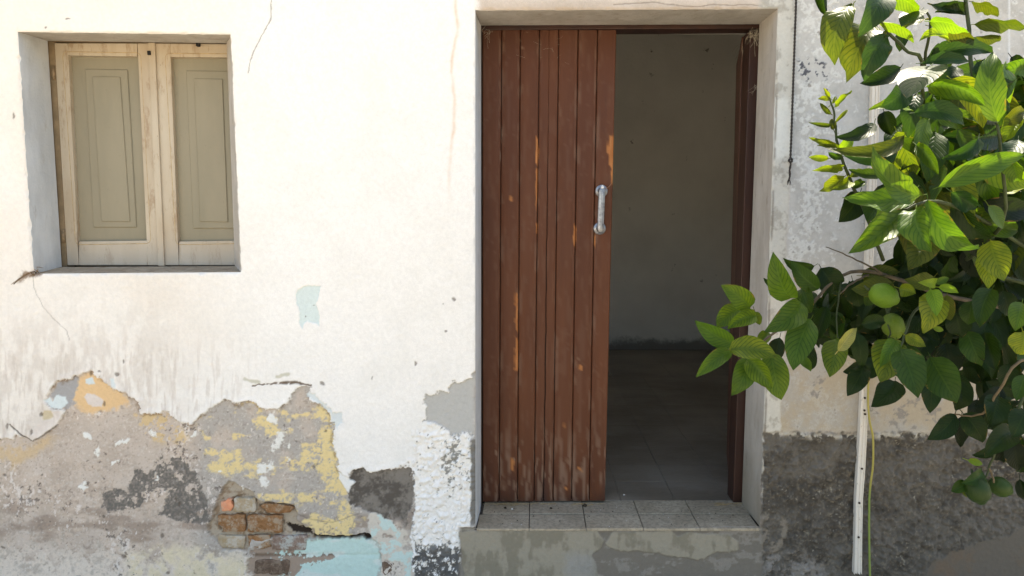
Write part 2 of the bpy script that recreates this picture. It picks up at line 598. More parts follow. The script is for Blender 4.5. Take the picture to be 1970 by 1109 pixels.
cav = np.maximum(edge([(546, 1018), (552, 1012), (575, 1016), (592, 1018), (606, 1030), (560, 1030)], 1.5),
                 np.maximum(sstep(3.6, 1.6, line_d([(606, 1031), (640, 1035), (680, 1033), (703, 1028), (712, 1032)], sx, sy)),
                            sstep(8, 6, np.hypot(sx - 708, sy - 1033))))
layer('hollow', lin(58, 48, 40), cav, level=-.024)

# white paint and its plaster coat on the left and middle
COAT = [(-900, -900), (-900, 850), (0, 845), (12, 843), (30, 838), (62, 850), (85, 838), (112, 820), (125, 800), (128, 785), (118, 785), (100, 782), (86, 768),
        (100, 752), (112, 735), (135, 730), (165, 722), (175, 716), (195, 728), (212, 740), (230, 750), (255, 765), (272, 772), (275, 795), (320, 795), (345, 812),
        (368, 820), (385, 800), (410, 785), (435, 768), (462, 780), (478, 770), (492, 773), (512, 785), (535, 785), (552, 775), (565, 757), (580, 746), (600, 744), (600, 757), (595, 770),
        (622, 780), (634, 805), (641, 845), (645, 870), (650, 900), (655, 915), (668, 930), (668, 915), (685, 905), (700, 902), (725, 906), (760, 898),
        (790, 893), (798, 900), (799, 1000), (791, 1040), (797, 1109), (790, 1400), (930, 1400), (930, -900)]
coat = np.maximum(sstep(-1.3, 1.3, sd(COAT, wx, wy)), 0) * (1 - sstep(912, 930, px)) 
coat = np.maximum(coat, (1 - sstep(-60, 22, py)) * (1 - right) * sstep(900, 930, px))
coat = coat * (1 - sstep(-1.3, 1.3, sd(GP, wx, wy)))
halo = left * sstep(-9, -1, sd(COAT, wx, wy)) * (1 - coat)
layer('grey_plaster', lin(196, 193, 186), edge(GP, 1.5) * left, level=-.003)
layer('edge_shade', lin(128, 104, 78), halo * (1 - sstep(650, 690, px)) * sstep(-.15, .35, nB + .5 * nC) * .75)  # brown shade just outside the coat's edge, painted in
layer('white_coat', lin(255, 250, 242), coat, level=.0055)
Hh = Hh + .004 * coat * left * sstep(14, 1, np.abs(sd(COAT, wx, wy))) * (.5 + nB)
cream = coat * sstep(560, 300, px) * (.45 + .5 * nF)
layer('coat_cream', lin(240, 226, 208), cream * .8)
cdirt = coat * sstep(430, 250, px + .12 * (py - 700)) * sstep(520, 720, py) * sstep(-.25, .3, nD + .5 * nA)
layer('coat_dirt', lin(216, 202, 188), cdirt * .5)
layer('edge_shade_line', lin(120, 98, 74), left * coat * sstep(.62, .97, 1 - np.abs(coat - .5) * 2) * sstep(-.2, .3, nB + .4 * nC) * sstep(640, 700, py) * .7)  # thin shadow line of the coat's edge, painted as colour
layer('coat_streaks', lin(192, 172, 154), coat * sstep(.12, .4, fbm(px, py * .12, 5, 3, 51) + .3 * nA) * sstep(620, 720, py) * sstep(560, 380, px) * .30)
layer('coat_mottle', lin(236, 231, 220), coat * sstep(-.1, .35, nA + .3 * nB) * .16)
stu = edge([(797, 828), (830, 814), (915, 834), (930, 1140), (796, 1140)], 5) * coat
abr = sstep(-.02, .14, fbm(px, py, 7, 4, 61, .7) * 1.0 + .35 * nC + .55 * np.exp(-(((px - 872) / 26) ** 2 + ((py - 890) / 55) ** 2)) + .75 * sstep(1015, 1075, py) - .48)
layer('bare_stucco', lin(150, 147, 138), stu * abr * .95)
layer('bare_stucco_dark', lin(92, 90, 88), stu * abr * sstep(1030, 1065, py + 20 * nB) * .85)
bump_stu = fbm(px, py, 11, 2, 62)
Hh = Hh + stu * (np.abs(bump_stu) * .018 - .001 - abr * .002)
layer('raw_edge', lin(134, 130, 122), sstep(903, 908, px + 5 * nB + 3 * nC) * (1 - sstep(917, 919, px)) * sstep(835, 850, py) * sstep(1018, 1005, py), h=-.004)

# flakes of white, pale blue and pink over the bare zones; a lifted blue-white spot in the coat
flakes = [(527, 803, 7, 11, 0), (539, 836, 9, 9, 0), (531, 855, 6, 16, .3), (512, 897, 17, 10, -.2), (510, 924, 9, 11, .5), (553, 856, 3, 4, 0), (556, 884, 4, 5, 0),
          (467, 938, 4, 6, 0), (545, 918, 3, 3, 0), (165, 838, 12, 5, .8), (185, 872, 4, 12, 0), (305, 917, 3, 6, 0), (157, 933, 6, 6, 0), (240, 853, 16, 4, -.4), (215, 893, 14, 4, -.5),
          (372, 838, 9, 4, 0), (296, 836, 10, 5, 0), (620, 926, 3, 3, 0), (420, 905, 3, 3, 0)]
fm = np.zeros(px.size, np.float32)
for fx, fy, a, b2, ang in flakes:
    dx, dy = wx - fx, wy - fy
    u, v = dx * math.cos(ang) + dy * math.sin(ang), -dx * math.sin(ang) + dy * math.cos(ang)
    fm = np.maximum(fm, sstep(1.15, .85, np.hypot(u / a, v / b2)))
layer('white_flakes', lin(246, 242, 232), fm * sstep(-.45, -.15, nB + .8 * nC), h=.0022)
layer('white_flap', lin(250, 247, 240), edge([(650, 908), (668, 922), (684, 929), (673, 936), (669, 950), (660, 938), (652, 925)], 1.2, sx, sy), level=.003)
PF = np.maximum(edge([(85, 768), (98, 762), (103, 772), (108, 760), (128, 763), (131, 775), (118, 785), (100, 783), (92, 775)], 1.2, sx, sy), edge([(166, 731), (179, 727), (182, 738), (172, 742), (166, 738)], 1.2, sx, sy))
PF = np.maximum(PF, edge([(214, 728), (222, 726), (224, 745), (216, 742)], 2, sx, sy))
layer('bluish_flakes', lin(226, 233, 230), PF, h=.001)
layer('pink_flakes', lin(232, 218, 206), np.maximum(edge([(163, 766), (170, 758), (180, 758), (198, 770), (195, 784), (176, 780)], 1.5, sx, sy), edge([(80, 805), (92, 790), (120, 786), (124, 800), (112, 818), (86, 836), (62, 846), (70, 825)], 3, sx, sy) * .5), h=.001)
layer('tan_spot', lin(214, 196, 160), edge([(80, 797), (86, 790), (102, 789), (104, 800), (92, 806), (86, 806)], 2, sx, sy) * .9, h=-.003)
BW = [(572, 558), (584, 551), (606, 548), (615, 550), (613, 570), (608, 585), (612, 602), (614, 628), (606, 622), (590, 616), (582, 634), (577, 620), (576, 600), (570, 584)]
bw = edge(BW, 1.0, sx, sy)
layer('lost_patch', lin(226, 236, 231), bw, level=.0012)
layer('lost_patch_side', lin(226, 232, 230), np.maximum(edge([(592, 762), (606, 757), (626, 778), (640, 796), (648, 812), (640, 822), (634, 800), (612, 775)], 2), edge([(640, 795), (655, 798), (660, 812), (645, 830), (636, 826)], 2)) * .9, level=.001)
layer('scrape', lin(120, 104, 88), np.maximum(sstep(1, .2, line_d([(487, 742), (500, 739), (535, 737), (570, 737), (598, 742)], sx, sy) / (2.2 + 3.5 * np.exp(-((px - 560) / 25) ** 2))), 0) * sstep(-.5, -.2, nC), h=-.003)
layer('scrape_pale', lin(206, 200, 176), np.maximum(sstep(1, .3, line_d([(470, 728), (485, 733), (500, 735)], sx, sy) / 5), sstep(1, .3, line_d([(537, 722), (555, 718)], sx, sy) / 5)) * .8, h=-.001)
speck = [(130, 38, 6, 2), (92, 54, 3, 3), (27, 221, 3, 9), (801, 700, 3, 6), (871, 577, 4, 5), (852, 586, 2, 2), (620, 737, 6, 4), (715, 725, 2, 4), (603, 587, 2, 2), (588, 608, 2, 2), (858, 635, 2, 3),
         (200, 776, 4, 7), (175, 720, 4, 7), (80, 796, 4, 5), (192, 715, 4, 3), (226, 718, 6, 5), (237, 698, 1.5, 6), (62, 832, 4, 9), (15, 820, 3, 8), (35, 978, 3, 3), (373, 942, 3, 3), (383, 948, 3, 4),
         (313, 1030, 6, 6), (238, 1072, 7, 6), (10, 915, 6, 3), (5, 1053, 5, 4), (322, 1103, 4, 4), (1500, 770, 2, 2), (610, 957, 2, 3), (600, 956, 2, 2), (623, 960, 2, 2), (345, 970, 3, 6), (338, 960, 2, 8),
         (338, 850, 5, 2), (322, 853, 2, 5), (625, 830, 3, 3), (640, 815, 3, 2)]
sm = np.zeros(px.size, np.float32)
for fx, fy, a, b2 in speck:
    sm = np.maximum(sm, sstep(1.3, .6, np.hypot((sx - fx) / a / .8, (sy - fy) / b2 / .8)))
layer('specks', lin(100, 86, 72), sm * .7, h=-.002)
ck = lambda pts, wd: sstep(wd + .9, wd - .3, line_d(pts, px + 3 * w1x + 1.5 * w2x, py + 3 * w1y))
crk = np.maximum(ck([(523, 0), (521, 40), (505, 70), (490, 100), (480, 125), (476, 142)], .7) * .6,
                 np.maximum(ck([(64, 528), (68, 552), (85, 590), (100, 608), (128, 636), (135, 655)], .4) * .45,
                            ck([(30, 545), (48, 530), (62, 522)], 1.0)))
crk = np.maximum(crk, ck([(60, 848), (40, 835), (20, 815)], 1.2) * .9)
crk = np.maximum(crk, ck([(62, 850), (85, 838), (112, 818)], 1.2) * .6)
crk = np.maximum(crk, ck([(560, 985), (600, 1000), (640, 1005), (690, 990)], .8) * .35)
crk = np.maximum(crk, ck([(1180, 8), (1260, 4), (1330, 12), (1420, 9), (1480, 12)], .8) * .5)
layer('cracks', lin(96, 84, 72), crk, h=-.002)
layer('rust_run', lin(226, 172, 110), np.exp(-(line_d([(877, -20), (880, 60), (871, 120), (875, 250), (864, 330), (866, 400)], px + 4 * w1x, py) / 3.0) ** 2) * sstep(420, 250, py) * (.45 + .4 * nB) * .8)
layer('nest_stain', lin(132, 100, 70), edge([(42, 538), (52, 520), (66, 515), (84, 520), (72, 530), (56, 532)], 4) * .8)

# ---- right of the door
seam = np.interp(py, [-50, 0, 835, 1109], [1534, 1530, 1500, 1490])
band = right * (1 - sstep(-3, 3, px - seam + 4 * w1x)) * sstep(845, 825, py + 5 * nC)
rw = right * sstep(850, 820, py + 6 * nC + 4 * w1y)
layer('right_grey', lin(222, 218, 210, .68), rw * (1 - band), level=.001)
layer('right_warm', lin(206, 190, 164, .66), rw * sstep(430, 640, py + 60 * nA))
layer('right_cloud', lin(204, 199, 190, .64), rw * (1 - band) * sstep(-.25, .35, nA + .3 * nB) * .7)
layer('right_fleck', lin(240, 238, 230, .72), rw * (1 - band) * sstep(.06, .34, nB * .8 + nC * .7 + .25 * nF + .22 * np.exp(-((px - 1560) / 40) ** 2) - .16) * .8 * (1 - .8 * sstep(560, 680, py)), h=.0005)
layer('right_patch', lin(166, 158, 148, .6), rw * sstep(.12, .22, nB * .5 + .3 * nC + .34 * np.exp(-(((px - 1575) / 30) ** 2 + ((py - 728) / 22) ** 2)) + .38 * np.exp(-(((px - 1760) / 60) ** 2 + ((py - 795) / 35) ** 2)) - .16) * .8, h=-.0006)
layer('right_scuff', lin(110, 110, 116, .6), rw * sstep(.18, .26, nC + .4 * nB) * edge([(1525, 118), (1590, 110), (1596, 150), (1545, 155), (1528, 140)], 8))
layer('band_paint', lin(226, 221, 208, .72), band, h=.0025)
layer('band_wear', lin(186, 178, 164, .66), band * sstep(.0, .25, nB + .3 * nC) * .65)
layer('band_white', lin(240, 237, 226, .75), band * edge([(1488, 195), (1520, 190), (1524, 290), (1500, 310), (1486, 300)], 6))
layer('band_edge', lin(120, 108, 96, .7), right * np.exp(-((px - np.interp(py, [17, 1013], [1497, 1462]) - 3) / 1.8) ** 2) * sstep(-.1, .2, fbm(px, py * .2, 9, 3, 71)) * .7)
wallseam = np.exp(-((px - 1941) / 2.0) ** 2) * right * sstep(300, 60, py)
layer('right_seam', lin(240, 240, 238, .75), wallseam * .8, h=.002)
dado = right * sstep(828, 838, py + 7 * nC + 3 * nB)
layer('dado', lin(116, 109, 99, .8), dado, level=0.0)
layer('dado_dark', lin(82, 76, 68, .8), dado * sstep(-.3, .4, nB * .6 + nA + .25 * np.exp(-((px - 1520) / 70) ** 2)) * .8)
layer('dado_light', lin(150, 138, 118, .85), dado * sstep(.05, .6, fine * .6 + nC * .6 + .5 * nA) * .38)
layer('dado_spot', lin(190, 180, 160, .85), dado * sstep(.60, .74, fbm(px, py, 5, 3, 44) + .5 * nA) * .5)
Hh = Hh + dado * (fbm(px, py * .8, 14, 4, 81, .6) * .019 + nC * .009)
lip = right * np.exp(-((py - 837 - 6 * w1y) / 5.0) ** 2) * sstep(.0, .14, fbm(px, py, 8, 3, 82) + .1)
layer('dado_lip', lin(206, 198, 182, .8), lip * .9, h=.002)
lipv = right * sstep(3.5, 1.0, np.abs(px - np.interp(py, [835, 1013], [1468, 1464]) + 3 * nB)) * sstep(835, 845, py) * sstep(1020, 1000, py)
layer('dado_edge', lin(200, 194, 182, .8), lipv * sstep(-.25, .0, nD) * .9, h=.001)
LP = [(1760, 1160), (1790, 1085), (1825, 1062), (1890, 1040), (1912, 1045), (1970, 1008), (2300, 990), (2300, 1160)]
lp = edge(LP, 2) * right
layer('bare_low', lin(116, 107, 95, .8), lp, level=.001)
layer('bare_low_red', lin(126, 106, 86, .8), lp * sstep(-.05, .25, nA) * .6)
RM = [(1464, 1000), (1480, 985), (1500, 992), (1515, 1020), (1512, 1046), (1478, 1070), (1464, 1062)]
layer('repair', lin(140, 130, 116, .8), np.maximum(edge(RM, 5) * right * sstep(-.1, .2, nB), edge([(1440, 1040), (1470, 1028), (1472, 1070), (1455, 1060)], 3)), level=.005)
layer('low_smear', lin(162, 154, 144, .8), edge([(1464, 1072), (1540, 1062), (1590, 1080), (1615, 1125), (1464, 1130)], 10) * sstep(-.3, .2, nB + .4 * nC) * .75)

# ---- riser below the door
rz_ = sstep(880, 890, px) * sstep(1470, 1462, px) * sstep(1012, 1016, py)
layer('riser', lin(130, 122, 110), rz_, level=-.002)
layer('riser_pale', lin(160, 152, 140), rz_ * sstep(.1, .35, nE + .5 * nC) * .6)
RP = np.maximum(edge([(884, 1024), (1000, 1019), (1150, 1020), (1163, 1040), (1152, 1060), (1138, 1068), (1158, 1125), (900, 1140), (890, 1085)], 1.5, sx, sy),
                edge([(1180, 1026), (1250, 1021), (1292, 1020), (1302, 1032), (1330, 1024), (1400, 1030), (1422, 1045), (1416, 1060), (1382, 1064), (1342, 1078), (1300, 1070), (1182, 1056), (1166, 1045)], 1.5, sx, sy))
layer('riser_skin', lin(164, 155, 136), RP, level=.002)
layer('riser_skin_dark', lin(132, 124, 106), RP * sstep(-.05, .3, nA + .5 * nD) * .7)
layer('riser_blue', lin(164, 160, 152), edge([(1092, 1068), (1140, 1066), (1150, 1125), (1085, 1125)], 12) * RP * .7)
layer('riser_top', lin(176, 168, 152), rz_ * np.exp(-((py - 1019) / 2.5) ** 2) * .6)

# relief near the openings: worn, slightly rounded arrises; fine roughness everywhere
Hh = Hh + .0012 * nC + .0025 * nA * (1 - coat) + .0012 * nF + .0004 * fine
EX = np.zeros((nr, nc), np.float32)
wo = (jj >= r1) & (jj <= r2) & (ii >= c0) & (ii <= c1)
do = (jj >= r0) & (jj <= r3) & (ii >= c2) & (ii <= c3)


def edge_dist(j0, j1, i0, i1):
    dj = np.maximum(np.maximum(j0 - jj, jj - j1), 0)
    di = np.maximum(np.maximum(i0 - ii, ii - i1), 0)
    return np.hypot(dj, di) * STEP


ed = np.minimum(edge_dist(r1, r2, c0, c1), edge_dist(r0, r3, c2, c3)).ravel()
chip = np.clip(fbm(px, py, 16, 3, 91), 0, 1)
Hh = Hh - .004 * np.exp(-(ed / .004) ** 2) - .012 * chip * np.exp(-(ed / .007) ** 2)
fade = ((px > -60) & (px < 2120) & (py > -80) & (py < 1330))
VY = -Hh
verts = np.stack([GX.ravel(), VY, GZ.ravel()], 1).astype(np.float32)
# faces
Q = np.ones((nr - 1, nc - 1), bool)
Q[r1:r2, c0:c1] = False
Q[r0:r3, c2:c3] = False
qj, qi = np.nonzero(Q)
a = qj * nc + qi
quads = np.stack([a, a + 1, a + nc + 1, a + nc], 1)
used = np.zeros(nr * nc, bool)
used[quads.ravel()] = True
remap = np.cumsum(used) - 1
quads = remap[quads].astype(np.int32)
me = bpy.data.meshes.new('plaster_face')
nvv = int(used.sum())
me.vertices.add(nvv)
me.vertices.foreach_set('co', verts[used].ravel())
me.loops.add(quads.size)
me.loops.foreach_set('vertex_index', quads.ravel())
me.polygons.add(len(quads))
me.polygons.foreach_set('loop_start', np.arange(len(quads), dtype=np.int32) * 4)
me.polygons.foreach_set('use_smooth', np.ones(len(quads), bool))
me.update(calc_edges=True)
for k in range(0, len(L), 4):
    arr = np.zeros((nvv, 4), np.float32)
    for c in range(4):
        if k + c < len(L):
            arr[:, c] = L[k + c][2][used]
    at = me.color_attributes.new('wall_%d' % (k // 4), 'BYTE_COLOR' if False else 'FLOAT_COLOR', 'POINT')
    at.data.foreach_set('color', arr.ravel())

wm = N('layered_old_wall', 0.92, 0.2)
n_f = wm.noise(260, 3, 0.6)
n_m = wm.noise(70, 4, 0.6)
n_b = wm.noise(6, 5, 0.6)
jit = wm.math('SUBTRACT', n_f, 0.5)
jit = wm.math('MULTIPLY', jit, 0.55)
base = wm.mix(wm.ramp(n_b, .3, .7), lin(198, 181, 164), lin(216, 200, 184))
colr = base
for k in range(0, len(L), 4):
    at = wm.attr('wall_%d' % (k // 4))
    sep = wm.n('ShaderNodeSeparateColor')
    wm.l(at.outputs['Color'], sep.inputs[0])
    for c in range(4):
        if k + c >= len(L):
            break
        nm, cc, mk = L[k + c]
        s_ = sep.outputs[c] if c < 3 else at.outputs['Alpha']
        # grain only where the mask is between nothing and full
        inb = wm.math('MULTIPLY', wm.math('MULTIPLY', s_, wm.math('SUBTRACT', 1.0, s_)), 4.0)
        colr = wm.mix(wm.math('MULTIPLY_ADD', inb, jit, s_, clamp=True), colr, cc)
# fine grain of paint and sand
gr = wm.math('MULTIPLY_ADD', wm.math('SUBTRACT', n_m, .5), .22, 1.0)
gr = wm.math('MULTIPLY', gr, wm.math('MULTIPLY_ADD', wm.math('SUBTRACT', n_f, .5), .22, 1.0))
cmb = wm.n('ShaderNodeCombineColor')
for k in range(3):
    wm.l(gr, cmb.inputs[k])
colr = wm.mix(1.0, colr, cmb.outputs[0], 'MULTIPLY')
wm.color(colr)
wm.bump(wm.math('ADD', n_f, wm.math('MULTIPLY', n_m, 1.5)), .0012, .8)

house = tag(empty('house_wall', (0, 0.1, 0)), 'old white house wall with peeling paint, bare plaster and bricks low down', 'wall')
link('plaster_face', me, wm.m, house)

# inner face of the wall, with the door hole
b = MB()
xl, xr_ = cols[4][0](1.4) - .03, cols[5][0](1.4) + .06
zt = P(1200, 30).z + .02
for q in [((-2.7, 0), (xl, HOUSE_H)), ((xr_, 0), (2.7, HOUSE_H)), ((xl, zt), (xr_, HOUSE_H)), ((xl, 0), (xr_, ZS - .03))]:
    (xa, za), (xb, zb) = q
    b.add([(xa, YI, za), (xb, YI, za), (xb, YI, zb), (xa, YI, zb)], [(0, 1, 2, 3)])
b.build('inner_face', room_m.m, house)
b = MB()
for (ya, yb_, za, zb) in ((.03, SW[0], 0, HOUSE_H - .14), (SW[1], YB + .4, 0, HOUSE_H - .14), (SW[0], SW[1], 0, SW[2]), (SW[0], SW[1], SW[3], HOUSE_H - .14)):
    b.box((-2.95, ya, za), (-2.72, yb_, zb))
b.box((-4.2, .004, 0), (-4.17, .35, HOUSE_H - .135))
b.box((-4.165, .33, 0), (-2.955, .35, HOUSE_H - .135))
b.box((4.2, 0.03, 0), (4.3, YB + .4, HOUSE_H - .14))
b.box((-4.19, YB + .2, 0), (4.19, YB + .39, HOUSE_H - .14))
b.build('outer_side', ground_m.m, house)

# ---- reveals: the plaster turned into the openings
def reveal(name, idx, corner_a, corner_b, depth, mat, over=0.0):
    """idx: grid indices (j,i) along the edge from a to b; corners: photograph pixels of the inner edge"""
    A, B = P(*corner_a, depth), P(*corner_b, depth)
    pts = [Vector(verts[j * nc + i]) for j, i in idx]
    tot = (pts[-1] - pts[0]).length
    nd = 14
    vv, ff = [], []
    n = len(pts)
    for k in range(nd + 1):
        t = k / nd
        for q, p in enumerate(pts):
            s_ = min(1, max(0, (p - pts[0]).length / tot))
            e = A.lerp(B, s_)
            vv.append(p.lerp(e, t))
    vv = np.array([tuple(p) for p in vv])
    ax = np.abs(np.array(B - A))
    along = vv[:, 2] if ax[2] > ax[0] else vv[:, 0]
    nz = fbm(along * 500, vv[:, 1] * 500, 40, 4, 33) * .004
    tt = np.repeat(np.arange(nd + 1) / nd, n)
    nz = nz * np.minimum(1, tt * 5) * np.minimum(1, (1 - tt) * 4)
    if ax[2] > ax[0]:
        vv[:, 0] += nz
    else:
        vv[:, 2] += nz
    for k in range(nd):
        for q in range(n - 1):
            ff.append((k * n + q, k * n + q + 1, (k + 1) * n + q + 1, (k + 1) * n + q))
    return link(name, mesh(name, vv, ff, True), mat, house)


def reveal_mat(name, c_a, c_b, c_dirt, seed, dirt_lo=.5, low_dirt=None):
    m = N(name, .9, .2)
    v = m.coord('Object', (1, 1, .35))
    f = m.noise(7 + seed, 5, .65, v)
    c = m.mix(m.ramp(f, .35, .65), c_a, c_b)
    d = m.noise(24 + seed, 5, .7, v)
    c = m.mix(m.math('MULTIPLY', m.ramp(d, dirt_lo, dirt_lo + .18), .55), c, c_dirt)
    if low_dirt:
        sepx = m.n('ShaderNodeSeparateXYZ')
        m.l(m.coord(), sepx.inputs[0])
        hgt = m.math('ADD', sepx.outputs[2], m.math('MULTIPLY', m.noise(5, 4), .5))
        c = m.mix(m.math('MULTIPLY', m.ramp(hgt, 1.25, .55), .8), c, low_dirt)
    m.color(c)
    m.bump(m.noise(90, 4, .6), .002)
    return m.m


m_left = reveal_mat('reveal_whitewash', lin(232, 234, 234), lin(214, 216, 216), lin(180, 172, 158), 1, .58)
m_top = reveal_mat('reveal_cream', lin(212, 205, 194), lin(194, 186, 173), lin(168, 152, 130), 2, .52)
m_right = reveal_mat('reveal_beige', lin(207, 199, 188), lin(190, 181, 169), lin(140, 128, 114), 3, .56, lin(134, 124, 104))
m_sill = reveal_mat('sill_brown', lin(196, 180, 156), lin(172, 154, 130), lin(104, 88, 68), 4, .5)
col_ = lambda i, a, b_: [(j, i) for j in range(a, b_ + 1)]
row_ = lambda j, a, b_: [(j, i) for i in range(a, b_ + 1)]
DB = dict(bl=(925.5, 973), tl=(925.5, 49.5), tr=(1461, 47), br=(1427, 971))
reveal('door_jamb', col_(c2, r0, r3), DB['bl'], DB['tl'], DEPTH_DOOR, m_left)
reveal('door_jamb', col_(c3, r0, r3), DB['br'], DB['tr'], DEPTH_DOOR, m_right)
reveal('door_soffit', row_(r3, c2, c3), DB['tl'], DB['tr'], DEPTH_DOOR, m_top)
WD = 0.19
WB = dict(bl=(119, 514), tl=(91.5, 79), tr=(448, 84), br=(467, 512))
reveal('window_jamb', col_(c0, r1, r2), WB['bl'], WB['tl'], WD, m_left)
reveal('window_jamb', col_(c1, r1, r2), (452, 512), (436, 84), WD, m_right)
reveal('window_soffit', row_(r2, c0, c1), WB['tl'], WB['tr'], WD, m_top)
reveal('window_ledge', row_(r1, c0, c1), WB['bl'], WB['br'], WD, m_sill)

# ------------------------------------------------------------------ bricks in the hole (parts of the wall)
def brick_mat(name, c1_, c2_, c3_):
    m = N(name, .95, .15)
    f = m.noise(55, 5, .7)
    c = m.mix(m.ramp(f, .35, .65), c1_, c2_)
    c = m.mix(m.math('MULTIPLY', m.ramp(m.noise(22, 6, .75), .46, .60), .85), c, c3_)
    m.color(c)
    m.bump(m.noise(120, 4, .7), .003)
    return m.m


bm_o = brick_mat('orange_brick', lin(164, 122, 84), lin(142, 102, 66), lin(180, 162, 138))
bm_f = brick_mat('fresh_brick', lin(244, 170, 128), lin(236, 156, 116), lin(226, 180, 150))
bm_p = brick_mat('pale_brick', lin(188, 172, 148), lin(180, 158, 122), lin(204, 194, 178))
bm_g = brick_mat('grey_brick', lin(160, 140, 126), lin(140, 116, 100), lin(196, 196, 186))
bm_d = brick_mat('brown_brick', lin(124, 104, 88), lin(104, 86, 72), lin(150, 132, 114))


def brick(poly, mat, yf, rough=1.5, seed=0):
    """outline in photograph pixels -> an uneven worn block set in the wall"""
    pts = []
    n = len(poly)
    for i in range(n):
        (ax_, ay_), (bx_, by_) = poly[i], poly[(i + 1) % n]
        k = max(1, int(math.hypot(bx_ - ax_, by_ - ay_) / 7))
        for q in range(k):
            t = q / k
            pts.append((ax_ + (bx_ - ax_) * t + random.uniform(-rough, rough), ay_ + (by_ - ay_) * t + random.uniform(-rough, rough)))
    cx_, cy_ = sum(p[0] for p in pts) / len(pts), sum(p[1] for p in pts) / len(pts)
    v, f = [], []
    rings = [(1.0, .022), (1.0, .002), (.965, 0), (.62, .0005), (.3, -.0005)]
    m = len(pts)
    for s_, dy in rings:
        for x, y in pts:
            jx = random.uniform(-.0015, .0015)
            p = P(cx_ + (x - cx_) * s_, cy_ + (y - cy_) * s_, 0)
            v.append((p.x, yf + dy + (jx if dy < .01 else 0), p.z))
    p = P(cx_, cy_, 0)
    v.append((p.x, yf, p.z))
    for r_ in range(len(rings) - 1):
        for i in range(m):
            f.append((r_ * m + i, r_ * m + (i + 1) % m, (r_ + 1) * m + (i + 1) % m, (r_ + 1) * m + i))
    for i in range(m):
        f.append(((len(rings) - 1) * m + i, (len(rings) - 1) * m + (i + 1) % m, len(rings) * m))
    mb = MB()
    mb.add(v, f)
    return mb.build('brick', mat, house, True)




brick([(424, 966), (433, 967), (436, 960), (446, 961), (443, 968), (448, 976), (444, 985), (430, 983), (426, 985)], bm_f, .002)
brick(box_poly(449, 958, 491, 986, 2), bm_p, .003)
brick([(499, 976), (508, 970), (530, 970), (566, 976), (558, 986), (540, 990), (514, 987)], bm_o, .003)
brick([(419, 993), (448, 991), (470, 992), (471, 1008), (470, 1024), (448, 1025), (430, 1024), (428, 1014), (419, 1009)], bm_o, .002)
brick(box_poly(475, 992, 543, 1026, 2), bm_o, .001)
brick(box_poly(417, 1031, 470, 1057, 3), bm_p, .008)
brick([(476, 1032), (518, 1031), (520, 1052), (504, 1058), (478, 1052)], bm_o, .003)
brick(box_poly(524, 1031, 590, 1060, 3), bm_g, .002)
brick(box_poly(489, 1078, 556, 1106, 4), bm_d, .002)
brick(box_poly(735, 1074, 776, 1108, 5), bm_d, .001)

# ------------------------------------------------------------------ door step tiles
stone = N('grey_step_tile', .75, .3)
c = stone.mix(stone.ramp(stone.noise(9, 6, .65), .3, .7), lin(176, 160, 134), lin(202, 186, 160))
c = stone.mix(stone.math('MULTIPLY', stone.ramp(stone.noise(60, 4, .7), .45, .6), .5), c, lin(126, 116, 98))
c = stone.mix(stone.math('MULTIPLY', stone.ramp(stone.noise(150, 3, .7), .62, .72), .6), c, lin(196, 186, 168))
oi = stone.n('ShaderNodeObjectInfo')
c = stone.mix(stone.math('MULTIPLY', oi.outputs['Random'], .25), c, lin(140, 130, 114))
stone.color(c)
stone.bump(stone.noise(140, 4), .0015)
step = tag(empty('doorstep', Pz(1190, 1000, ZS - .02)), 'door step of two rows of grey terrazzo tiles below the brown door', 'doorstep')
mort_m = simple('step_mortar', (.07, .058, .045), .95, bump=.002)
yA, yM, yB = -.006, Pz(1190, 989, ZS).y, YI - .061
fx = [916.5, 1018, 1128, 1238, 1347, 1459]
xs = [Pz(x, 1017, ZS).x for x in fx]
xs[-1] = P(1461, 1015, 0).x
b = MB()
b.box((xs[0] - .02, .004, ZS - .06), (xs[-1] - .01, YI - .06, ZS - .008))
b.build('bed', mort_m, step)
for r_ in range(2):
    y0_, y1_ = (yA, yM - .005) if r_ == 0 else (yM + .005, yB)
    for k in range(5):
        x0_, x1_ = xs[k] + .0015, xs[k + 1] - .0015
        if r_ == 1:
            if k == 4: x1_ += .012
            if k == 0: x0_ += .012
        mb = MB()
        zz = ZS + random.uniform(-.0012, .0012)
        mb.box((x0_, y0_, ZS - .011), (x1_, y1_, zz))
        mb.build('tile', stone.m, step, bevel=.003)

# ------------------------------------------------------------------ window: two old cream leaves with sage panels
cream_m = N('old_cream_paint', .55, .4)
v1 = cream_m.coord('Object', (1, 1, .25))
c = cream_m.mix(cream_m.ramp(cream_m.noise(9, 5, .6, v1), .3, .7), lin(192, 173, 146), lin(208, 193, 169))
c = cream_m.mix(cream_m.math('MULTIPLY', cream_m.ramp(cream_m.noise(26, 6, .75, v1), .52, .66), .65), c, lin(160, 130, 96))
c = cream_m.mix(cream_m.math('MULTIPLY', cream_m.ramp(cream_m.noise(70, 4, .7), .68, .74), .7), c, lin(104, 80, 56))
sepx = cream_m.n('ShaderNodeSeparateXYZ')
cream_m.l(cream_m.coord(), sepx.inputs[0])
c = cream_m.mix(cream_m.math('MULTIPLY', cream_m.ramp(sepx.outputs[2], 1.62, 1.44), .45), c, lin(206, 196, 182))
cream_m.color(c)
cream_m.bump(cream_m.noise(60, 4), .0008)
sage_m = N('sage_shutter_paint', .6, .4)
v1 = sage_m.coord('Object', (1, 1, .3))
c = sage_m.mix(sage_m.ramp(sage_m.noise(4, 5, .6, v1), .3, .7), lin(146, 137, 113), lin(162, 151, 126))
c = sage_m.mix(sage_m.math('MULTIPLY', sage_m.ramp(sage_m.noise(60, 5, .7), .6, .75), .3), c, lin(120, 104, 78))
sage_m.color(c)
sage_m.bump(sage_m.noise(40, 4, .6, v1), .0006)
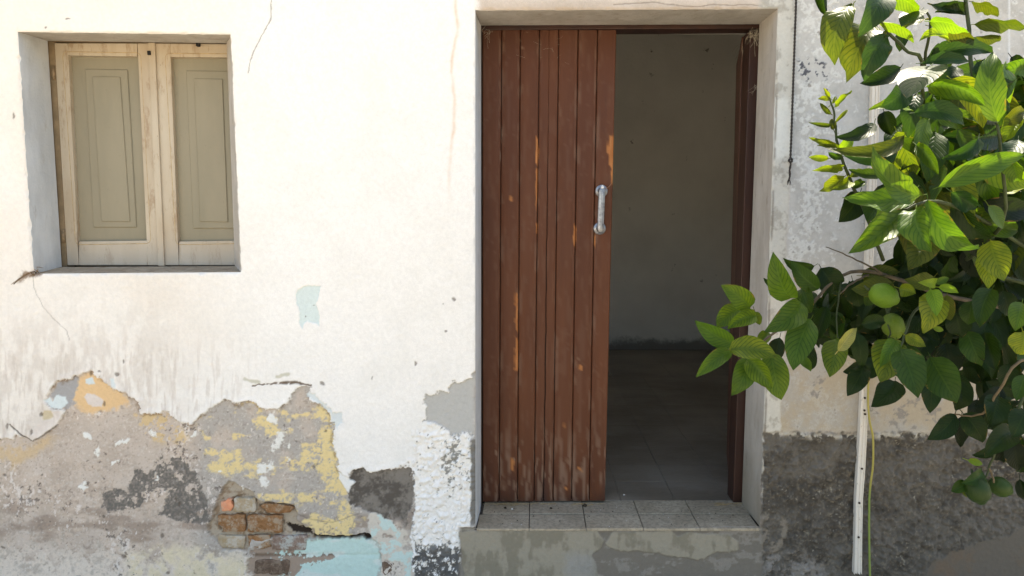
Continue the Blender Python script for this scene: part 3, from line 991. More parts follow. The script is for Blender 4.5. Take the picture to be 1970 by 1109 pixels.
groove_m = simple('dark_groove', (.07, .055, .035), .9)
wbase = P(300, 512, WD)
win = tag(empty('window', wbase), 'small window with two cream leaves and sage green panels, set deep in the wall', 'window')
fr = slab([(88, 60), (103, 60), (130, 530), (112, 530)], WD + .010, WD + .06).build('frame', simple('window_frame_brown', lin(150, 128, 98), .7, var=.2, scale=12), win)
slab([(80, 62), (470, 62), (470, 82.5), (80, 81)], WD + .012, WD + .06).build('frame', fr.data.materials[0], win)
# backing so that nothing shows through the joints
slab([(80, 60), (490, 60), (500, 535), (90, 535)], WD + .075, WD + .08).build('back_board', groove_m, win)


def leaf_of_window(o_tl, o_tr, o_br, o_bl, p_tl, p_tr, p_br, p_bl, r1_, r2_):
    sash = MB()
    y0_, y1_ = WD + .012, WD + .055
    g = 1.0
    parts = [slab([o_tl, p_tl_o, p_bl_o, o_bl], y0_, y1_) for p_tl_o, p_bl_o in [((p_tl[0], o_tl[1]), (p_bl[0], o_bl[1]))]]
    parts.append(slab([(p_tr[0], o_tr[1]), o_tr, o_br, (p_br[0], o_br[1])], y0_, y1_))
    parts.append(slab([(p_tl[0] + .3, o_tl[1]), (p_tr[0] - .3, o_tr[1]), (p_tr[0] - .3, p_tr[1]), (p_tl[0] + .3, p_tl[1])], y0_ + .0005, y1_))
    parts.append(slab([(p_bl[0] + .3, p_bl[1]), (p_br[0] - .3, p_br[1]), (p_br[0] - .3, o_br[1]), (p_bl[0] + .3, o_bl[1])], y0_ + .0005, y1_))
    names = ['stile', 'stile', 'rail', 'rail']
    root_ = MB()
    objs = []
    for nm_, mb in zip(names, parts):
        objs.append(mb.build(nm_, cream_m.m, win, bevel=.0035))
    # thin bead line scribed round the panel
    cr = 8
    bd = [(p_tl[0] - 9, p_tl[1] - 7 + cr), (p_tl[0] - 9 + cr * .3, p_tl[1] - 7 + cr * .3), (p_tl[0] - 9 + cr, p_tl[1] - 7),
          (p_tr[0] + 7 - cr, p_tr[1] - 7), (p_tr[0] + 7 - cr * .3, p_tr[1] - 7 + cr * .3), (p_tr[0] + 7, p_tr[1] - 7 + cr),
          (p_br[0] + 6, p_br[1] + 6 - cr), (p_br[0] + 6 - cr * .3, p_br[1] + 6 - cr * .3), (p_br[0] + 6 - cr, p_br[1] + 6),
          (p_bl[0] - 6 + cr, p_bl[1] + 6), (p_bl[0] - 6 + cr * .3, p_bl[1] + 6 - cr * .3), (p_bl[0] - 6, p_bl[1] + 6 - cr)]
    mb = MB()
    mb.tube([P(x, y, y0_ + .0008) for x, y in bd + bd[:1]], .0016, 5, False)
    mb.build('bead', simple('bead_shadowed_paint', lin(190, 164, 122), .6) if 'bead_shadowed_paint' not in bpy.data.materials else bpy.data.materials['bead_shadowed_paint'], win, True)
    # panel, recessed, with two raised fields whose edges are grooved
    pan = slab([(p_tl[0] - 3, p_tl[1] - 3), (p_tr[0] + 3, p_tr[1] - 3), (p_br[0] + 3, p_br[1] + 3), (p_bl[0] - 3, p_bl[1] + 3)], WD + .034, WD + .05).build('panel', sage_m.m, win)
    slab(r1_, WD + .0285, WD + .0345).build('raised_field', sage_m.m, pan, bevel=.0028, seg=1)
    slab(r2_, WD + .0245, WD + .029).build('raised_field', sage_m.m, pan, bevel=.0026, seg=1)


leaf_of_window((103.5, 83), (288, 83.5), (306, 511), (129.5, 511), (130, 107), (264, 109), (284, 463), (151, 465),
               [(163, 133), (245, 134), (262.5, 438), (179, 438)], [(177, 147.5), (231, 148), (250, 427), (194.5, 427)])
leaf_of_window((297, 83.5), (478, 85), (490, 511), (316, 511), (327, 110), (455, 111), (470, 463), (344, 465),
               [(357.5, 136), (440, 137), (455, 440), (371, 440)], [(372.7, 151), (428, 152), (438.5, 428), (384, 427)])
ast = MB()
q = slab([(284, 82), (297.5, 82), (316, 512.5), (303.5, 512.5)], WD + .002, WD + .02)
q.build('astragal', cream_m.m, win, bevel=.004)
mb = MB()
p = P(382, 87, WD + .010)
mb.box((p.x - .006, p.y - .012, p.z - .007), (p.x + .007, p.y + .004, p.z + .006))
mb.build('catch', simple('black_iron', (.01, .009, .008), .6), win, bevel=.001)
mb = MB()
p = P(287, 102, WD)
mb.box((p.x - .007, p.y - .004, p.z - .009), (p.x + .006, p.y + .004, p.z + .008))
mb.build('catch', bpy.data.materials['black_iron'], win, bevel=.002)

for hx, hy in ((108, 140), (127, 455)):
    mb = MB()
    p = P(hx - 5, hy, WD + .006)
    mb.tube([p + Vector((0, 0, -.028)), p + Vector((0, 0, .028))], .006, 8)
    mb.build('hinge', simple('painted_hinge', lin(150, 126, 96), .7, var=.3, scale=60) if 'painted_hinge' not in bpy.data.materials else bpy.data.materials['painted_hinge'], win, True)

# ------------------------------------------------------------------ the door
YD = 0.27                                           # outer face of the closed leaf
paint = N('brown_door_paint', .45, .26)
vz = paint.coord('Object', (1, 1, .12))
c = paint.mix(paint.ramp(paint.noise(7, 5, .6, vz), .3, .7), (.086, .0262, .0095, 1), (.116, .0375, .0135, 1))
c = paint.mix(paint.math('MULTIPLY', paint.ramp(paint.noise(38, 5, .7, vz), .55, .75), .35), c, (.055, .020, .010, 1))
at = paint.attr('wear_shade')
sep = paint.n('ShaderNodeSeparateColor')
paint.l(at.outputs['Color'], sep.inputs[0])
wood = paint.mix(paint.ramp(paint.noise(90, 4, .6, vz), .35, .65), (.34, .12, .03, 1), (.46, .18, .055, 1))
c = paint.mix(sep.outputs[2], c, (.042, .020, .016, 1))
c = paint.mix(sep.outputs[1], c, (.22, .135, .09, 1))
c = paint.mix(sep.outputs[0], c, wood)
paint.color(c)
paint.l(paint.math('ADD', .42, paint.math('MULTIPLY', paint.noise(20, 4, .6, vz), .3)), paint.b.inputs['Roughness'])
paint.bump(paint.math('ADD', paint.noise(60, 5, .65, vz), paint.math('MULTIPLY', paint.noise(14, 3, .5), .6)), .0011, .8)

# bare wood chips, in photograph pixels on the door
CHIPS = [[(1174, 262), (1183, 261), (1181, 326), (1178, 332), (1171, 310), (1169, 285)], [(1175, 330), (1179, 328), (1179, 356), (1176, 350)],
         [(1032, 262), (1036, 268), (1037, 300), (1034, 320), (1030, 312), (1031, 285)], [(1031, 325), (1035, 325), (1034, 385), (1031, 405)],
         [(1031, 430), (1035, 432), (1035, 450), (1031, 452)], [(982, 388), (984, 368), (988, 384), (987, 389)],
         [(992, 562), (996, 566), (996, 640), (992, 636)], [(992, 650), (997, 654), (997, 712), (991, 712)],
         [(1104, 432), (1108, 434), (1109, 462), (1106, 477), (1103, 468)], [(1112, 706), (1117, 701), (1121, 706), (1119, 712), (1113, 711)],
         [(984, 882), (989, 884), (990, 906), (988, 914), (983, 900)], [(1143, 450), (1146, 452), (1145, 478), (1142, 468)],
         [(1082, 806), (1085, 806), (1085, 830), (1082, 830)], [(1112, 900), (1118, 898), (1119, 908), (1114, 906)], [(1088, 936), (1092, 936), (1092, 944), (1088, 944)]]
GT = [927.5, 965, 1001, 1038, 1056.5, 1075, 1112.5, 1150, 1186.5]
GB = [928, 960, 995.5, 1027.5, 1046, 1064, 1099.5, 1133.5, 1164.5]
TOPY, BOTY = 58.5, 965.5


def plank(k, door):
    nv_, nu_ = 190, 15
    t = np.linspace(0, 1, nv_)
    cl, cr_ = GT[k] + (GB[k] - GT[k]) * t, GT[k + 1] + (GB[k + 1] - GT[k + 1]) * t
    yy = TOPY + (BOTY - 2.0 * (k / 8) - TOPY) * t
    lc, rc_ = k == 4, k == 3                      # sides of the crack in the split board
    wig = 1.3 * fbm(t * 900, t * 0 + 5, 60, 3, 7) + .7 * fbm(t * 900, t * 0 + 9, 14, 2, 8)
    gap = .55
    crack_gap = .25 + .8 * sstep(.22, .5, t) + .4 * fbm(t * 900, t * 0, 90, 2, 3)
    cl = cl + (np.maximum(crack_gap, .2) * .8 + wig if lc else gap)
    cr_ = cr_ + (-np.maximum(crack_gap, .2) * .8 + wig if rc_ else -gap)
    u = np.array([0, .0, .02, .05, .08, .11, .25, .4, .55, .7, .84, .905, .94, .975, 1.0, 1.0])
    dep = np.array([.022, .005, .0025, .0004, .0016, 0, 0, 0, 0, 0, 0, .0020, .0002, .0016, .0045, .022])
    if lc: dep[1:5] = [.001, .0004, 0, 0]
    if rc_: dep[-5:-1] = [0, 0, .0004, .001]
    if k == 0: dep[1:5] = [.002, .0005, 0, 0]
    if k == 7: dep[-5:-1] = [0, 0, .0005, .002]
    X = cl[:, None] + (cr_ - cl)[:, None] * u[None, :]
    Y = np.repeat(yy[:, None], len(u), 1)
    D = np.repeat(dep[None, :], nv_, 0)
    fx_, fy_ = X.ravel().astype(np.float32), Y.ravel().astype(np.float32)
    D = D.ravel() + .0007 * fbm(fx_, fy_ * .15, 9, 3, 12) + .0012 * fbm(fx_, fy_, 120, 2, 15)
    jx, jy = fx_ + 1.2 * fbm(fx_, fy_, 8, 2, 13), fy_ + 3 * fbm(fx_, fy_, 8, 2, 14)
    chipm = np.zeros(fx_.size, np.float32)
    for ch in CHIPS:
        chipm = np.maximum(chipm, sstep(-.8, .8, sd(ch, jx, jy, 20)))
    # small losses along the grooves
    uu = np.tile(u, nv_)
    ge = ((uu < .12) & (not lc) & (k > 0)) | ((uu > .88) & (not rc_) & (k < 7))
    chipm = np.maximum(chipm, ge * sstep(.66, .74, fbm(fx_ * .5, fy_, 18, 4, 16 + k, .6)) * .8)
    low_ = sstep(790, 900, fy_)
    scuff = sstep(.16, .42, fbm(fx_, fy_ * .12, 4, 3, 31) + .2 * fbm(fx_, fy_, 50, 2, 32) + .12 * low_) * (.10 + .55 * low_)
    ridge = ge * sstep(.1, .4, fbm(fx_, fy_ * .3, 12, 3, 36)) * .30
    pale = sstep(.50, .62, fbm(fx_, fy_, 7, 4, 33, .65) + .3 * fbm(fx_, fy_, 80, 2, 37) + .10 * low_) * .12
    flecks_ = [(954, 872, 3, 4), (1001, 78, 1.5, 3), (1036, 79, 2, 3), (990, 885, 2, 3), (1004, 93, 1.5, 2), (1135, 105, 1.5, 6), (1090, 660, 1.5, 1.5), (965, 260, 1, 14), (962, 300, 1, 10), (1110, 690, 2, 2)]
    for a_, b_, ra, rb in flecks_:
        pale = np.maximum(pale, sstep(1.3, .7, np.hypot((jx - a_) / ra, (jy - b_) / rb)))
    dirt_shade = np.clip(sstep(150, 40, fy_) * .25 + sstep(860, 980, fy_) * .75 * (.6 + fbm(fx_, fy_ * .3, 15, 3, 35)) + sstep(975, 925, fx_) * .15, 0, 1)  # splash dirt at the foot; shade at top and left side painted in
    D = D + chipm * .0012
    V = []
    for i in range(fx_.size):
        p_ = P(float(fx_[i]), float(fy_[i]), YD)
        V.append((p_.x, YD + float(D[i]), p_.z))
    n_ = len(u)
    Fc = [(i * n_ + q_, (i + 1) * n_ + q_, (i + 1) * n_ + q_ + 1, i * n_ + q_ + 1) for i in range(nv_ - 1) for q_ in range(n_ - 1)]
    m_ = mesh('plank', V, Fc, True)
    ca = m_.color_attributes.new('wear_shade', 'FLOAT_COLOR', 'POINT')
    arr = np.zeros((fx_.size, 4), np.float32)
    arr[:, 0], arr[:, 1], arr[:, 2] = chipm, np.clip(np.maximum(np.maximum(scuff, ridge), pale), 0, 1), dirt_shade
    ca.data.foreach_set('color', arr.ravel())
    return link('plank', m_, paint.m, door)


door = tag(empty('plank_door', P(930, 966, YD)), 'closed brown plank door leaf with flaking paint and a metal pull handle', 'door')
for k in range(8):
    plank(k, door)
bk = slab([(928, TOPY), (1186, TOPY), (1164, BOTY - 1), (928.5, BOTY)], YD, YD)
mb = MB()
q4 = [P(928, TOPY + 1, YD), P(1185.5, TOPY + 1, YD), P(1164, BOTY - 3, YD), P(928.5, BOTY - 1, YD)]
back = [Vector((p.x, YD + .022, p.z)) for p in q4] + [Vector((p.x, YD + .042, p.z)) for p in q4]
mb.add(back, [(0, 1, 2, 3), (7, 6, 5, 4), (0, 4, 5, 1), (1, 5, 6, 2), (2, 6, 7, 3), (3, 7, 4, 0)])
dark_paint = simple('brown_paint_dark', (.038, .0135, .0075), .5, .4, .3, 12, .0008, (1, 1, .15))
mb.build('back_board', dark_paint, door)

# pull handle: two roses, a fluted grip on posts
met = N('worn_zinc', .38, .5)
met.b.inputs['Metallic'].default_value = .85
met.color(met.mix(met.ramp(met.noise(60, 5, .7), .35, .7), (.42, .42, .43, 1), (.2, .2, .21, 1)))
met.bump(met.noise(150, 3), .0004)
hb = P(1155, 404, YD)
handle = empty('handle', (0, 0, 0))
handle.parent = door
handle.matrix_parent_inverse = Matrix.Translation(-world_t(door))
r_rose = (P(1167, 440, YD) - P(1155, 440, YD)).x


def disc(cx_, cy_, prof, name, mat, par, n=28):
    """lathe about the y axis standing on the door face; prof: (radius, distance from the face)"""
    c_ = P(cx_, cy_, YD)
    v, f = [], []
    for r_, d_ in prof:
        for k in range(n):
            a_ = 2 * math.pi * k / n
            v.append((c_.x + r_ * math.cos(a_), YD - d_, c_.z + r_ * math.sin(a_)))
    for i in range(len(prof) - 1):
        for k in range(n):
            f.append((i * n + k, i * n + (k + 1) % n, (i + 1) * n + (k + 1) % n, (i + 1) * n + k))
    mb = MB()
    mb.add(v, f)
    return mb.build(name, mat, par, True)


prof = [(r_rose, -.002), (r_rose, .004), (r_rose * .92, .0065), (r_rose * .62, .0075), (r_rose * .55, .010), (r_rose * .42, .016), (r_rose * .42, .036), (.0001, .036)]
disc(1157, 368, prof, 'rose', met.m, handle)
disc(1153.5, 440, prof, 'rose', met.m, handle)
# fluted bar
pA, pB = P(1157, 361, YD), P(1153.5, 446, YD)
nfl, nl = 40, 14
v, f = [], []
hw = (P(1162, 400, YD) - P(1155.5, 400, YD)).x
for i in range(nl + 1):
    t = i / nl
    cp = pA.lerp(pB, t)
    endf = 1 - .45 * (abs(2 * t - 1) ** 14)
    for k in range(nfl):
        a_ = 2 * math.pi * k / nfl
        flute = 1 - .10 * (math.cos(a_ * 8) > .5)
        v.append((cp.x + hw * flute * endf * math.cos(a_), YD - .036 + hw * .62 * flute * endf * math.sin(a_), cp.z))
for i in range(nl):
    for k in range(nfl):
        f.append((i * nfl + k, i * nfl + (k + 1) % nfl, (i + 1) * nfl + (k + 1) % nfl, (i + 1) * nfl + k))
f.append(tuple(range(nfl)))
f.append(tuple(nl * nfl + k for k in range(nfl))[::-1])
mb = MB()
mb.add(v, f)
mb.build('grip', met.m, handle)
mb = MB()
p = P(1158.5, 362, YD - .02)
mb.tube([p + Vector((0, -.018, -.003)), p + Vector((0, -.018, .006)), p + Vector((.0005, -.018, .012))], [.0075, .006, .002], 10)
mb.build('knob', simple('white_drip', (.8, .79, .76), .35, .5, .05), handle, True)
mb = MB()
p0 = P(1162, 364, YD - .012)
mb.tube([p0, P(1167, 363, YD - .012), P(1173, 358, YD - .006), P(1176.5, 352.5, YD - .002)], .0012, 5)
mb.build('wire', simple('copper_wire', (.42, .2, .1), .5), handle, True)

# frame of the doorway: head and right side post, seen in the shade
frame = tag(empty('door_frame', P(1440, 968, .32)), 'dark brown wooden frame round the doorway, cobwebbed at the top corner', 'door frame')
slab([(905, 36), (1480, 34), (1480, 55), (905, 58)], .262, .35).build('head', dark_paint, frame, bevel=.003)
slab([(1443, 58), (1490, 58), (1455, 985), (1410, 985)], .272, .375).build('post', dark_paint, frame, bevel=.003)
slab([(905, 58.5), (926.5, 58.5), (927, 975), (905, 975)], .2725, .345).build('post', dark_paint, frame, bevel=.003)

# the other leaf, swung open into the room: its edge and a sliver of its face show
open_m = simple('brown_paint_edge', (.10, .036, .018), .5, .4, .35, 14, .0009, (1, 1, .1))
leaf2 = tag(empty('plank_door', P(1410, 962, .40)), 'second brown door leaf swung open into the dark room, only its edge showing', 'door')
tl_, tr2, br2, bl2 = P(1427, 71, .40), P(1446, 71, .40), P(1428, 963, .40), P(1404, 963, .40)
ddx, ddy = .13, .56
mb = MB()
fr_ = [tl_, tr2, br2, bl2]
bk_ = [Vector((p.x + ddx, p.y + ddy, p.z)) for p in fr_]
mb.add(fr_ + bk_, [(0, 1, 2, 3), (7, 6, 5, 4), (0, 4, 5, 1), (1, 5, 6, 2), (2, 6, 7, 3), (3, 7, 4, 0)])
mb.build('slab', open_m, leaf2, bevel=.004)
for hz in (200, 520, 840):
    mb = MB()
    t = (hz - 71) / 892
    p = tr2.lerp(br2, t)
    mb.tube([p + Vector((.004, -.004, -.045)), p + Vector((.004, -.004, .045))], .008, 10)
    mb.build('hinge', dark_paint, leaf2, True)

# ------------------------------------------------------------------ lemon tree
def leaf_mat(name):
    m = N(name, .34, .13)
    oi_ = m.n('ShaderNodeObjectInfo')
    uv = m.n('ShaderNodeUVMap')
    uv.uv_map = 'leaf_uv'
    sp_ = m.n('ShaderNodeSeparateXYZ')
    m.l(uv.outputs[0], sp_.inputs[0])
    u, v = sp_.outputs[0], sp_.outputs[1]
    av = m.math('ABSOLUTE', m.math('SUBTRACT', v, .5))               # 0 midrib .. 0.5 margin
    wob = m.math('MULTIPLY', m.math('SUBTRACT', m.noise(40, 3, .6), .5), .5)
    q = m.math('FRACT', m.math('ADD', m.math('SUBTRACT', m.math('MULTIPLY', u, 10.0), m.math('MULTIPLY', av, 6.0)), wob))
    vein = m.math('ABSOLUTE', m.math('SUBTRACT', q, .5))             # .5 on a side vein
    side = m.ramp(vein, .30, .49)
    mid = m.ramp(av, .035, .010)
    colr_ = oi_.outputs['Color']
    chl = oi_.outputs['Alpha']                                       # how yellow it is between the veins
    n1 = m.noise(55, 4, .6)
    base_ = m.mix(m.math('MULTIPLY', m.ramp(n1, .3, .7), .35), colr_, m.mix(1.0, colr_, (.62, .72, .6, 1), 'MULTIPLY'))
    yel = m.mix(1.0, colr_, (2.3, 1.75, 1.1, 1), 'MULTIPLY')
    between = m.math('SUBTRACT', 1.0, m.math('MAXIMUM', side, mid))
    blot = m.math('MULTIPLY', m.ramp(m.noise(28, 3, .6), .30, .62), m.ramp(av, .02, .16))
    base_ = m.mix(m.math('MULTIPLY', m.math('MULTIPLY', between, chl), m.math('ADD', .35, m.math('MULTIPLY', blot, .65))), base_, yel)
    base_ = m.mix(m.math('MULTIPLY', m.math('MULTIPLY', side, .5), m.math('SUBTRACT', 1.0, mid)), base_, m.mix(1.0, colr_, (.62, .72, .6, 1), 'MULTIPLY'))
    base_ = m.mix(m.math('MULTIPLY', mid, .5), base_, m.mix(1.0, colr_, (1.9, 1.6, 1.3, 1), 'MULTIPLY'))
    lo_ = m.noise(13, 3, .6)
    base_ = m.mix(m.math('MULTIPLY', m.ramp(lo_, .42, .62), .55), base_, m.mix(1.0, base_, (.55, .62, .6, 1), 'MULTIPLY'))
    brn = m.math('MULTIPLY', m.ramp(av, .40, .47), m.ramp(m.noise(33, 4, .7), .56, .66))
    base_ = m.mix(m.math('MULTIPLY', brn, .8), base_, (.12, .075, .02, 1))
    dsp = m.ramp(m.noise(110, 3, .7), .70, .76)
    base_ = m.mix(m.math('MULTIPLY', dsp, .35), base_, (.16, .17, .08, 1))
    geo = m.n('ShaderNodeNewGeometry')
    under = m.mix(.75, base_, m.mix(1.0, base_, (1.55, 1.25, 1.3, 1), 'MULTIPLY'))
    both = m.mix(geo.outputs['Backfacing'], base_, under)
    m.color(both)
    m.l(m.math('ADD', m.math('MULTIPLY', geo.outputs['Backfacing'], .25), .40), m.b.inputs['Roughness'])
    m.bump(m.math('ADD', m.math('MULTIPLY', m.math('SUBTRACT', 1.0, side), .8), m.math('MULTIPLY', n1, 1.0)), .0006, .8)
    tr = m.n('ShaderNodeBsdfTranslucent')
    m.l(m.mix(1.0, base_, (4.5, 4.5, 1.0, 1), 'MULTIPLY'), tr.inputs['Color'])
    mx = m.n('ShaderNodeMixShader')
    mx.inputs[0].default_value = .19
    m.l(m.b.outputs[0], mx.inputs[1])
    m.l(tr.outputs[0], mx.inputs[2])
    m.l(mx.outputs[0], m.out.inputs['Surface'])
    return m.m


LEAF = leaf_mat('lemon_leaf')
twig_m = simple('green_twig', (.03, .042, .012), .6, .3, .3, 30)
bark_m = simple('grey_brown_bark', (.085, .068, .045), .85, .3, .35, 40, .002)
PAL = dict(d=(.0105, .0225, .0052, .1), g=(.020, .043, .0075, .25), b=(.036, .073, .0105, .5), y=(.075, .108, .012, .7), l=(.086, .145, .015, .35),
           o=(.040, .055, .0095, .4), p=(.20, .21, .085, .2), G=(.016, .036, .0115, .1), c=(.038, .070, .0095, 1.0), k=(.0060, .0120, .0038, .05))  # d and k greens also take in the shade of the lower crown
TREE_AT = Vector((1.62, -1.0, 0))
tree = tag(empty('lemon_tree', TREE_AT), 'lemon tree reaching in front of the wall, glossy leaves and green lemons', 'tree')


def leaf_geo(B, T, width, bow=0.0, roll=0.0, fold=.35, arch=.12, wav=.04, twist=0.0, nu=10, petiole=True, view=None, ripple_seed=0.0):
    """one leaf blade from base B to tip T (world), width in metres (full), bow sideways / arch towards the eye as fractions of length"""
    ax_ = (T - B)
    Ln = ax_.length
    ax_.normalize()
    vw = ((B + T) / 2 - Vector(CAM)).normalized() if view is None else view
    sd_ = ax_.cross(vw)
    if sd_.length < .05:
        sd_ = ax_.cross(Vector((0, 0, 1)))
    sd_.normalize()
    nm_ = sd_.cross(ax_).normalized()
    if nm_.dot(vw) > 0:
        nm_ = -nm_
    v, f, uv = [], [], []
    us_ = [-1, -.62, -.25, 0, .25, .62, 1]
    C0 = B
    M_ = (B + T) / 2 + sd_ * (bow * Ln * 2) + nm_ * (arch * Ln * 2)
    for i in range(nu + 1):
        t = i / nu
        c_ = B * (1 - t) ** 2 + M_ * 2 * t * (1 - t) + T * t ** 2
        tg = ((M_ - B) * (1 - t) + (T - M_) * t).normalized()
        rl = roll + twist * (t - .5)
        s0 = (sd_ - tg * sd_.dot(tg)).normalized()
        n0 = s0.cross(tg).normalized()
        if n0.dot(nm_) < 0:
            n0 = -n0
        s1 = s0 * math.cos(rl) + n0 * math.sin(rl)
        n1_ = n0 * math.cos(rl) - s0 * math.sin(rl)
        wd = width * .5 * (2.75 * (t ** .68) * ((1 - t) ** .95)) if 0 < t < 1 else 0.0
        wd = max(wd, .0006)
        for q_ in us_:
            e = abs(q_)
            rip = wav * width * (math.sin(t * 17 + ripple_seed + (2.1 if q_ > 0 else 0)) + .7 * math.sin(t * 9 + 2 * ripple_seed)) * e * e
            p_ = c_ + s1 * (wd * q_ * math.cos(fold * e)) + n1_ * (wd * e * math.sin(fold) + rip)
            v.append(p_)
            uv.append((t, .5 + q_ * .5))
    k = len(us_)
    for i in range(nu):
        for q_ in range(k - 1):
            f.append((i * k + q_, i * k + q_ + 1, (i + 1) * k + q_ + 1, (i + 1) * k + q_))
    # orient so that the upper side faces nm_
    a_, b_, c_ = v[3 + k * 4], v[4 + k * 4], v[3 + k * 5]
    if (b_ - a_).cross(c_ - a_).dot(nm_) < 0:
        f = [q_[::-1] for q_ in f]
    if petiole:
        n0 = len(v)
        dr = (B - M_).normalized()
        e = B + dr * .012 + Vector((0, 0, .002))
        r_ = .0011
        for pp in (B, e):
            for a2 in range(3):
                v.append(pp + sd_ * (r_ * math.cos(a2 * 2.094)) + nm_ * (r_ * math.sin(a2 * 2.094)))
                uv.append((.5, .5))
        for a2 in range(3):
            f.append((n0 + a2, n0 + (a2 + 1) % 3, n0 + 3 + (a2 + 1) % 3, n0 + 3 + a2))
    return v, f, uv


def leaf_obj(v, f, uv, colr_):
    m_ = mesh('leaf', v, f, True)
    ul = m_.uv_layers.new(name='leaf_uv')
    li = np.zeros(len(m_.loops), np.int32)
    m_.loops.foreach_get('vertex_index', li)
    ul.data.foreach_set('uv', np.array(uv, np.float32)[li].ravel())
    o = link('leaf', m_, LEAF, tree)
    j = random.uniform(.88, 1.14)
    o.color = (colr_[0] * j * random.uniform(.92, 1.1), colr_[1] * j, colr_[2] * j, colr_[3] * random.uniform(.7, 1.15))
    return o


NLEAF = 0


def leaf(bx, by, tx, ty, wpx, c_='g', y=-1.1, dy=0.0, bow=0.0, roll=0.0, fold=.35, arch=.10, twist=0.0, wav=.035, gloss=False):
    """traced leaf: base and tip in photograph pixels, at distance y from the wall (tip at y+dy)"""
    global NLEAF
    NLEAF += 1
    twist = twist or random.uniform(-.55, .55)
    fold *= random.uniform(.6, 1.7)
    arch *= random.uniform(.6, 1.9)
    wav *= random.uniform(.5, 1.9)
    B, T = P(bx, by, y), P(tx, ty, y + dy)
    wd = wpx * (y + 2.9) / F / max(.35, math.cos(roll)) * 1.24
    if gloss:                                                        # lies open to the sky, mirrors the sun a little
        hv = -(sdir.normalized() + (Vector(CAM) - B).normalized()).normalized()
        g_ = leaf_geo(B, T, wd * 1.25, bow * .5, random.uniform(-.1, .1), .16, .06, 0, 0, ripple_seed=random.uniform(0, 6), view=hv)
    else:
        g_ = leaf_geo(B, T, wd, bow, roll, fold, arch, wav, twist, ripple_seed=random.uniform(0, 6))
    return leaf_obj(*g_, PAL[c_])


# --- the sprig reaching left in front of the doorway
for a in [
    (1443, 594, 1387, 549, 40, 'c', -1.12, -.02, -.06), (1427, 597, 1379, 632, 38, 'c', -1.08, -.02, -.10), (1455, 608, 1399, 634, 36, 'c', -1.13, -.03, -.08),
    (1412, 662, 1337, 617, 38, 'b', -1.14, -.03, .04), (1406, 678, 1339, 726, 34, 'b', -1.16, -.03, -.06), (1403, 674, 1495, 688, 46, 'c', -1.2, -.05, .10),
    (1437, 687, 1407, 760, 42, 'b', -1.1, -.03, .10), (1437, 690, 1486, 748, 46, 'c', -1.13, -.04, .05), (1484, 679, 1503, 770, 52, 'b', -1.06, -.03, -.02),
    (1539, 581, 1470, 639, 46, 'b', -1.12, -.05, .10), (1548, 602, 1496, 639, 32, 'g', -1.06, 0, -.05), (1560, 614, 1526, 713, 52, 'b', -1.15, -.05, -.05),
    (1521, 574, 1487, 485, 48, 'b', -1.12, -.06, .05), (1566, 512, 1507, 497, 22, 'g', -1.05, 0, .16), (1575, 556, 1522, 503, 36, 'g', -1.08, 0, .06),
    (1580, 517, 1612, 560, 46, 'd', -1.03, 0, .0), (1542, 556, 1559, 602, 36, 'g', -1.06, -.02, .0), (1509, 556, 1469, 535, 15, 'g', -1.08, .02, .1),
    (1478, 640, 1455, 668, 24, 'c', -1.05, -.02, .0), (1500, 650, 1488, 700, 30, 'd', -.98, 0, .0), (1555, 660, 1560, 712, 30, 'd', -1.0, 0, .0),
    (1560, 560, 1548, 600, 34, 'd', -.98, 0, 0), (1540, 690, 1560, 715, 18, 'b', -1.05, -.03, .1), (1590, 590, 1570, 655, 38, 'd', -1.02, 0, 0), (1610, 600, 1600, 660, 30, 'g', -1.0, 0, .1),
    (1595, 600, 1620, 650, 30, 'd', -1.0, 0, 0), (1452, 600, 1462, 625, 16, 'c', -1.06, 0, 0)]:
    leaf(*a[:9], roll=random.uniform(-.25, .25), fold=random.uniform(.25, .5), arch=random.uniform(.04, .14))

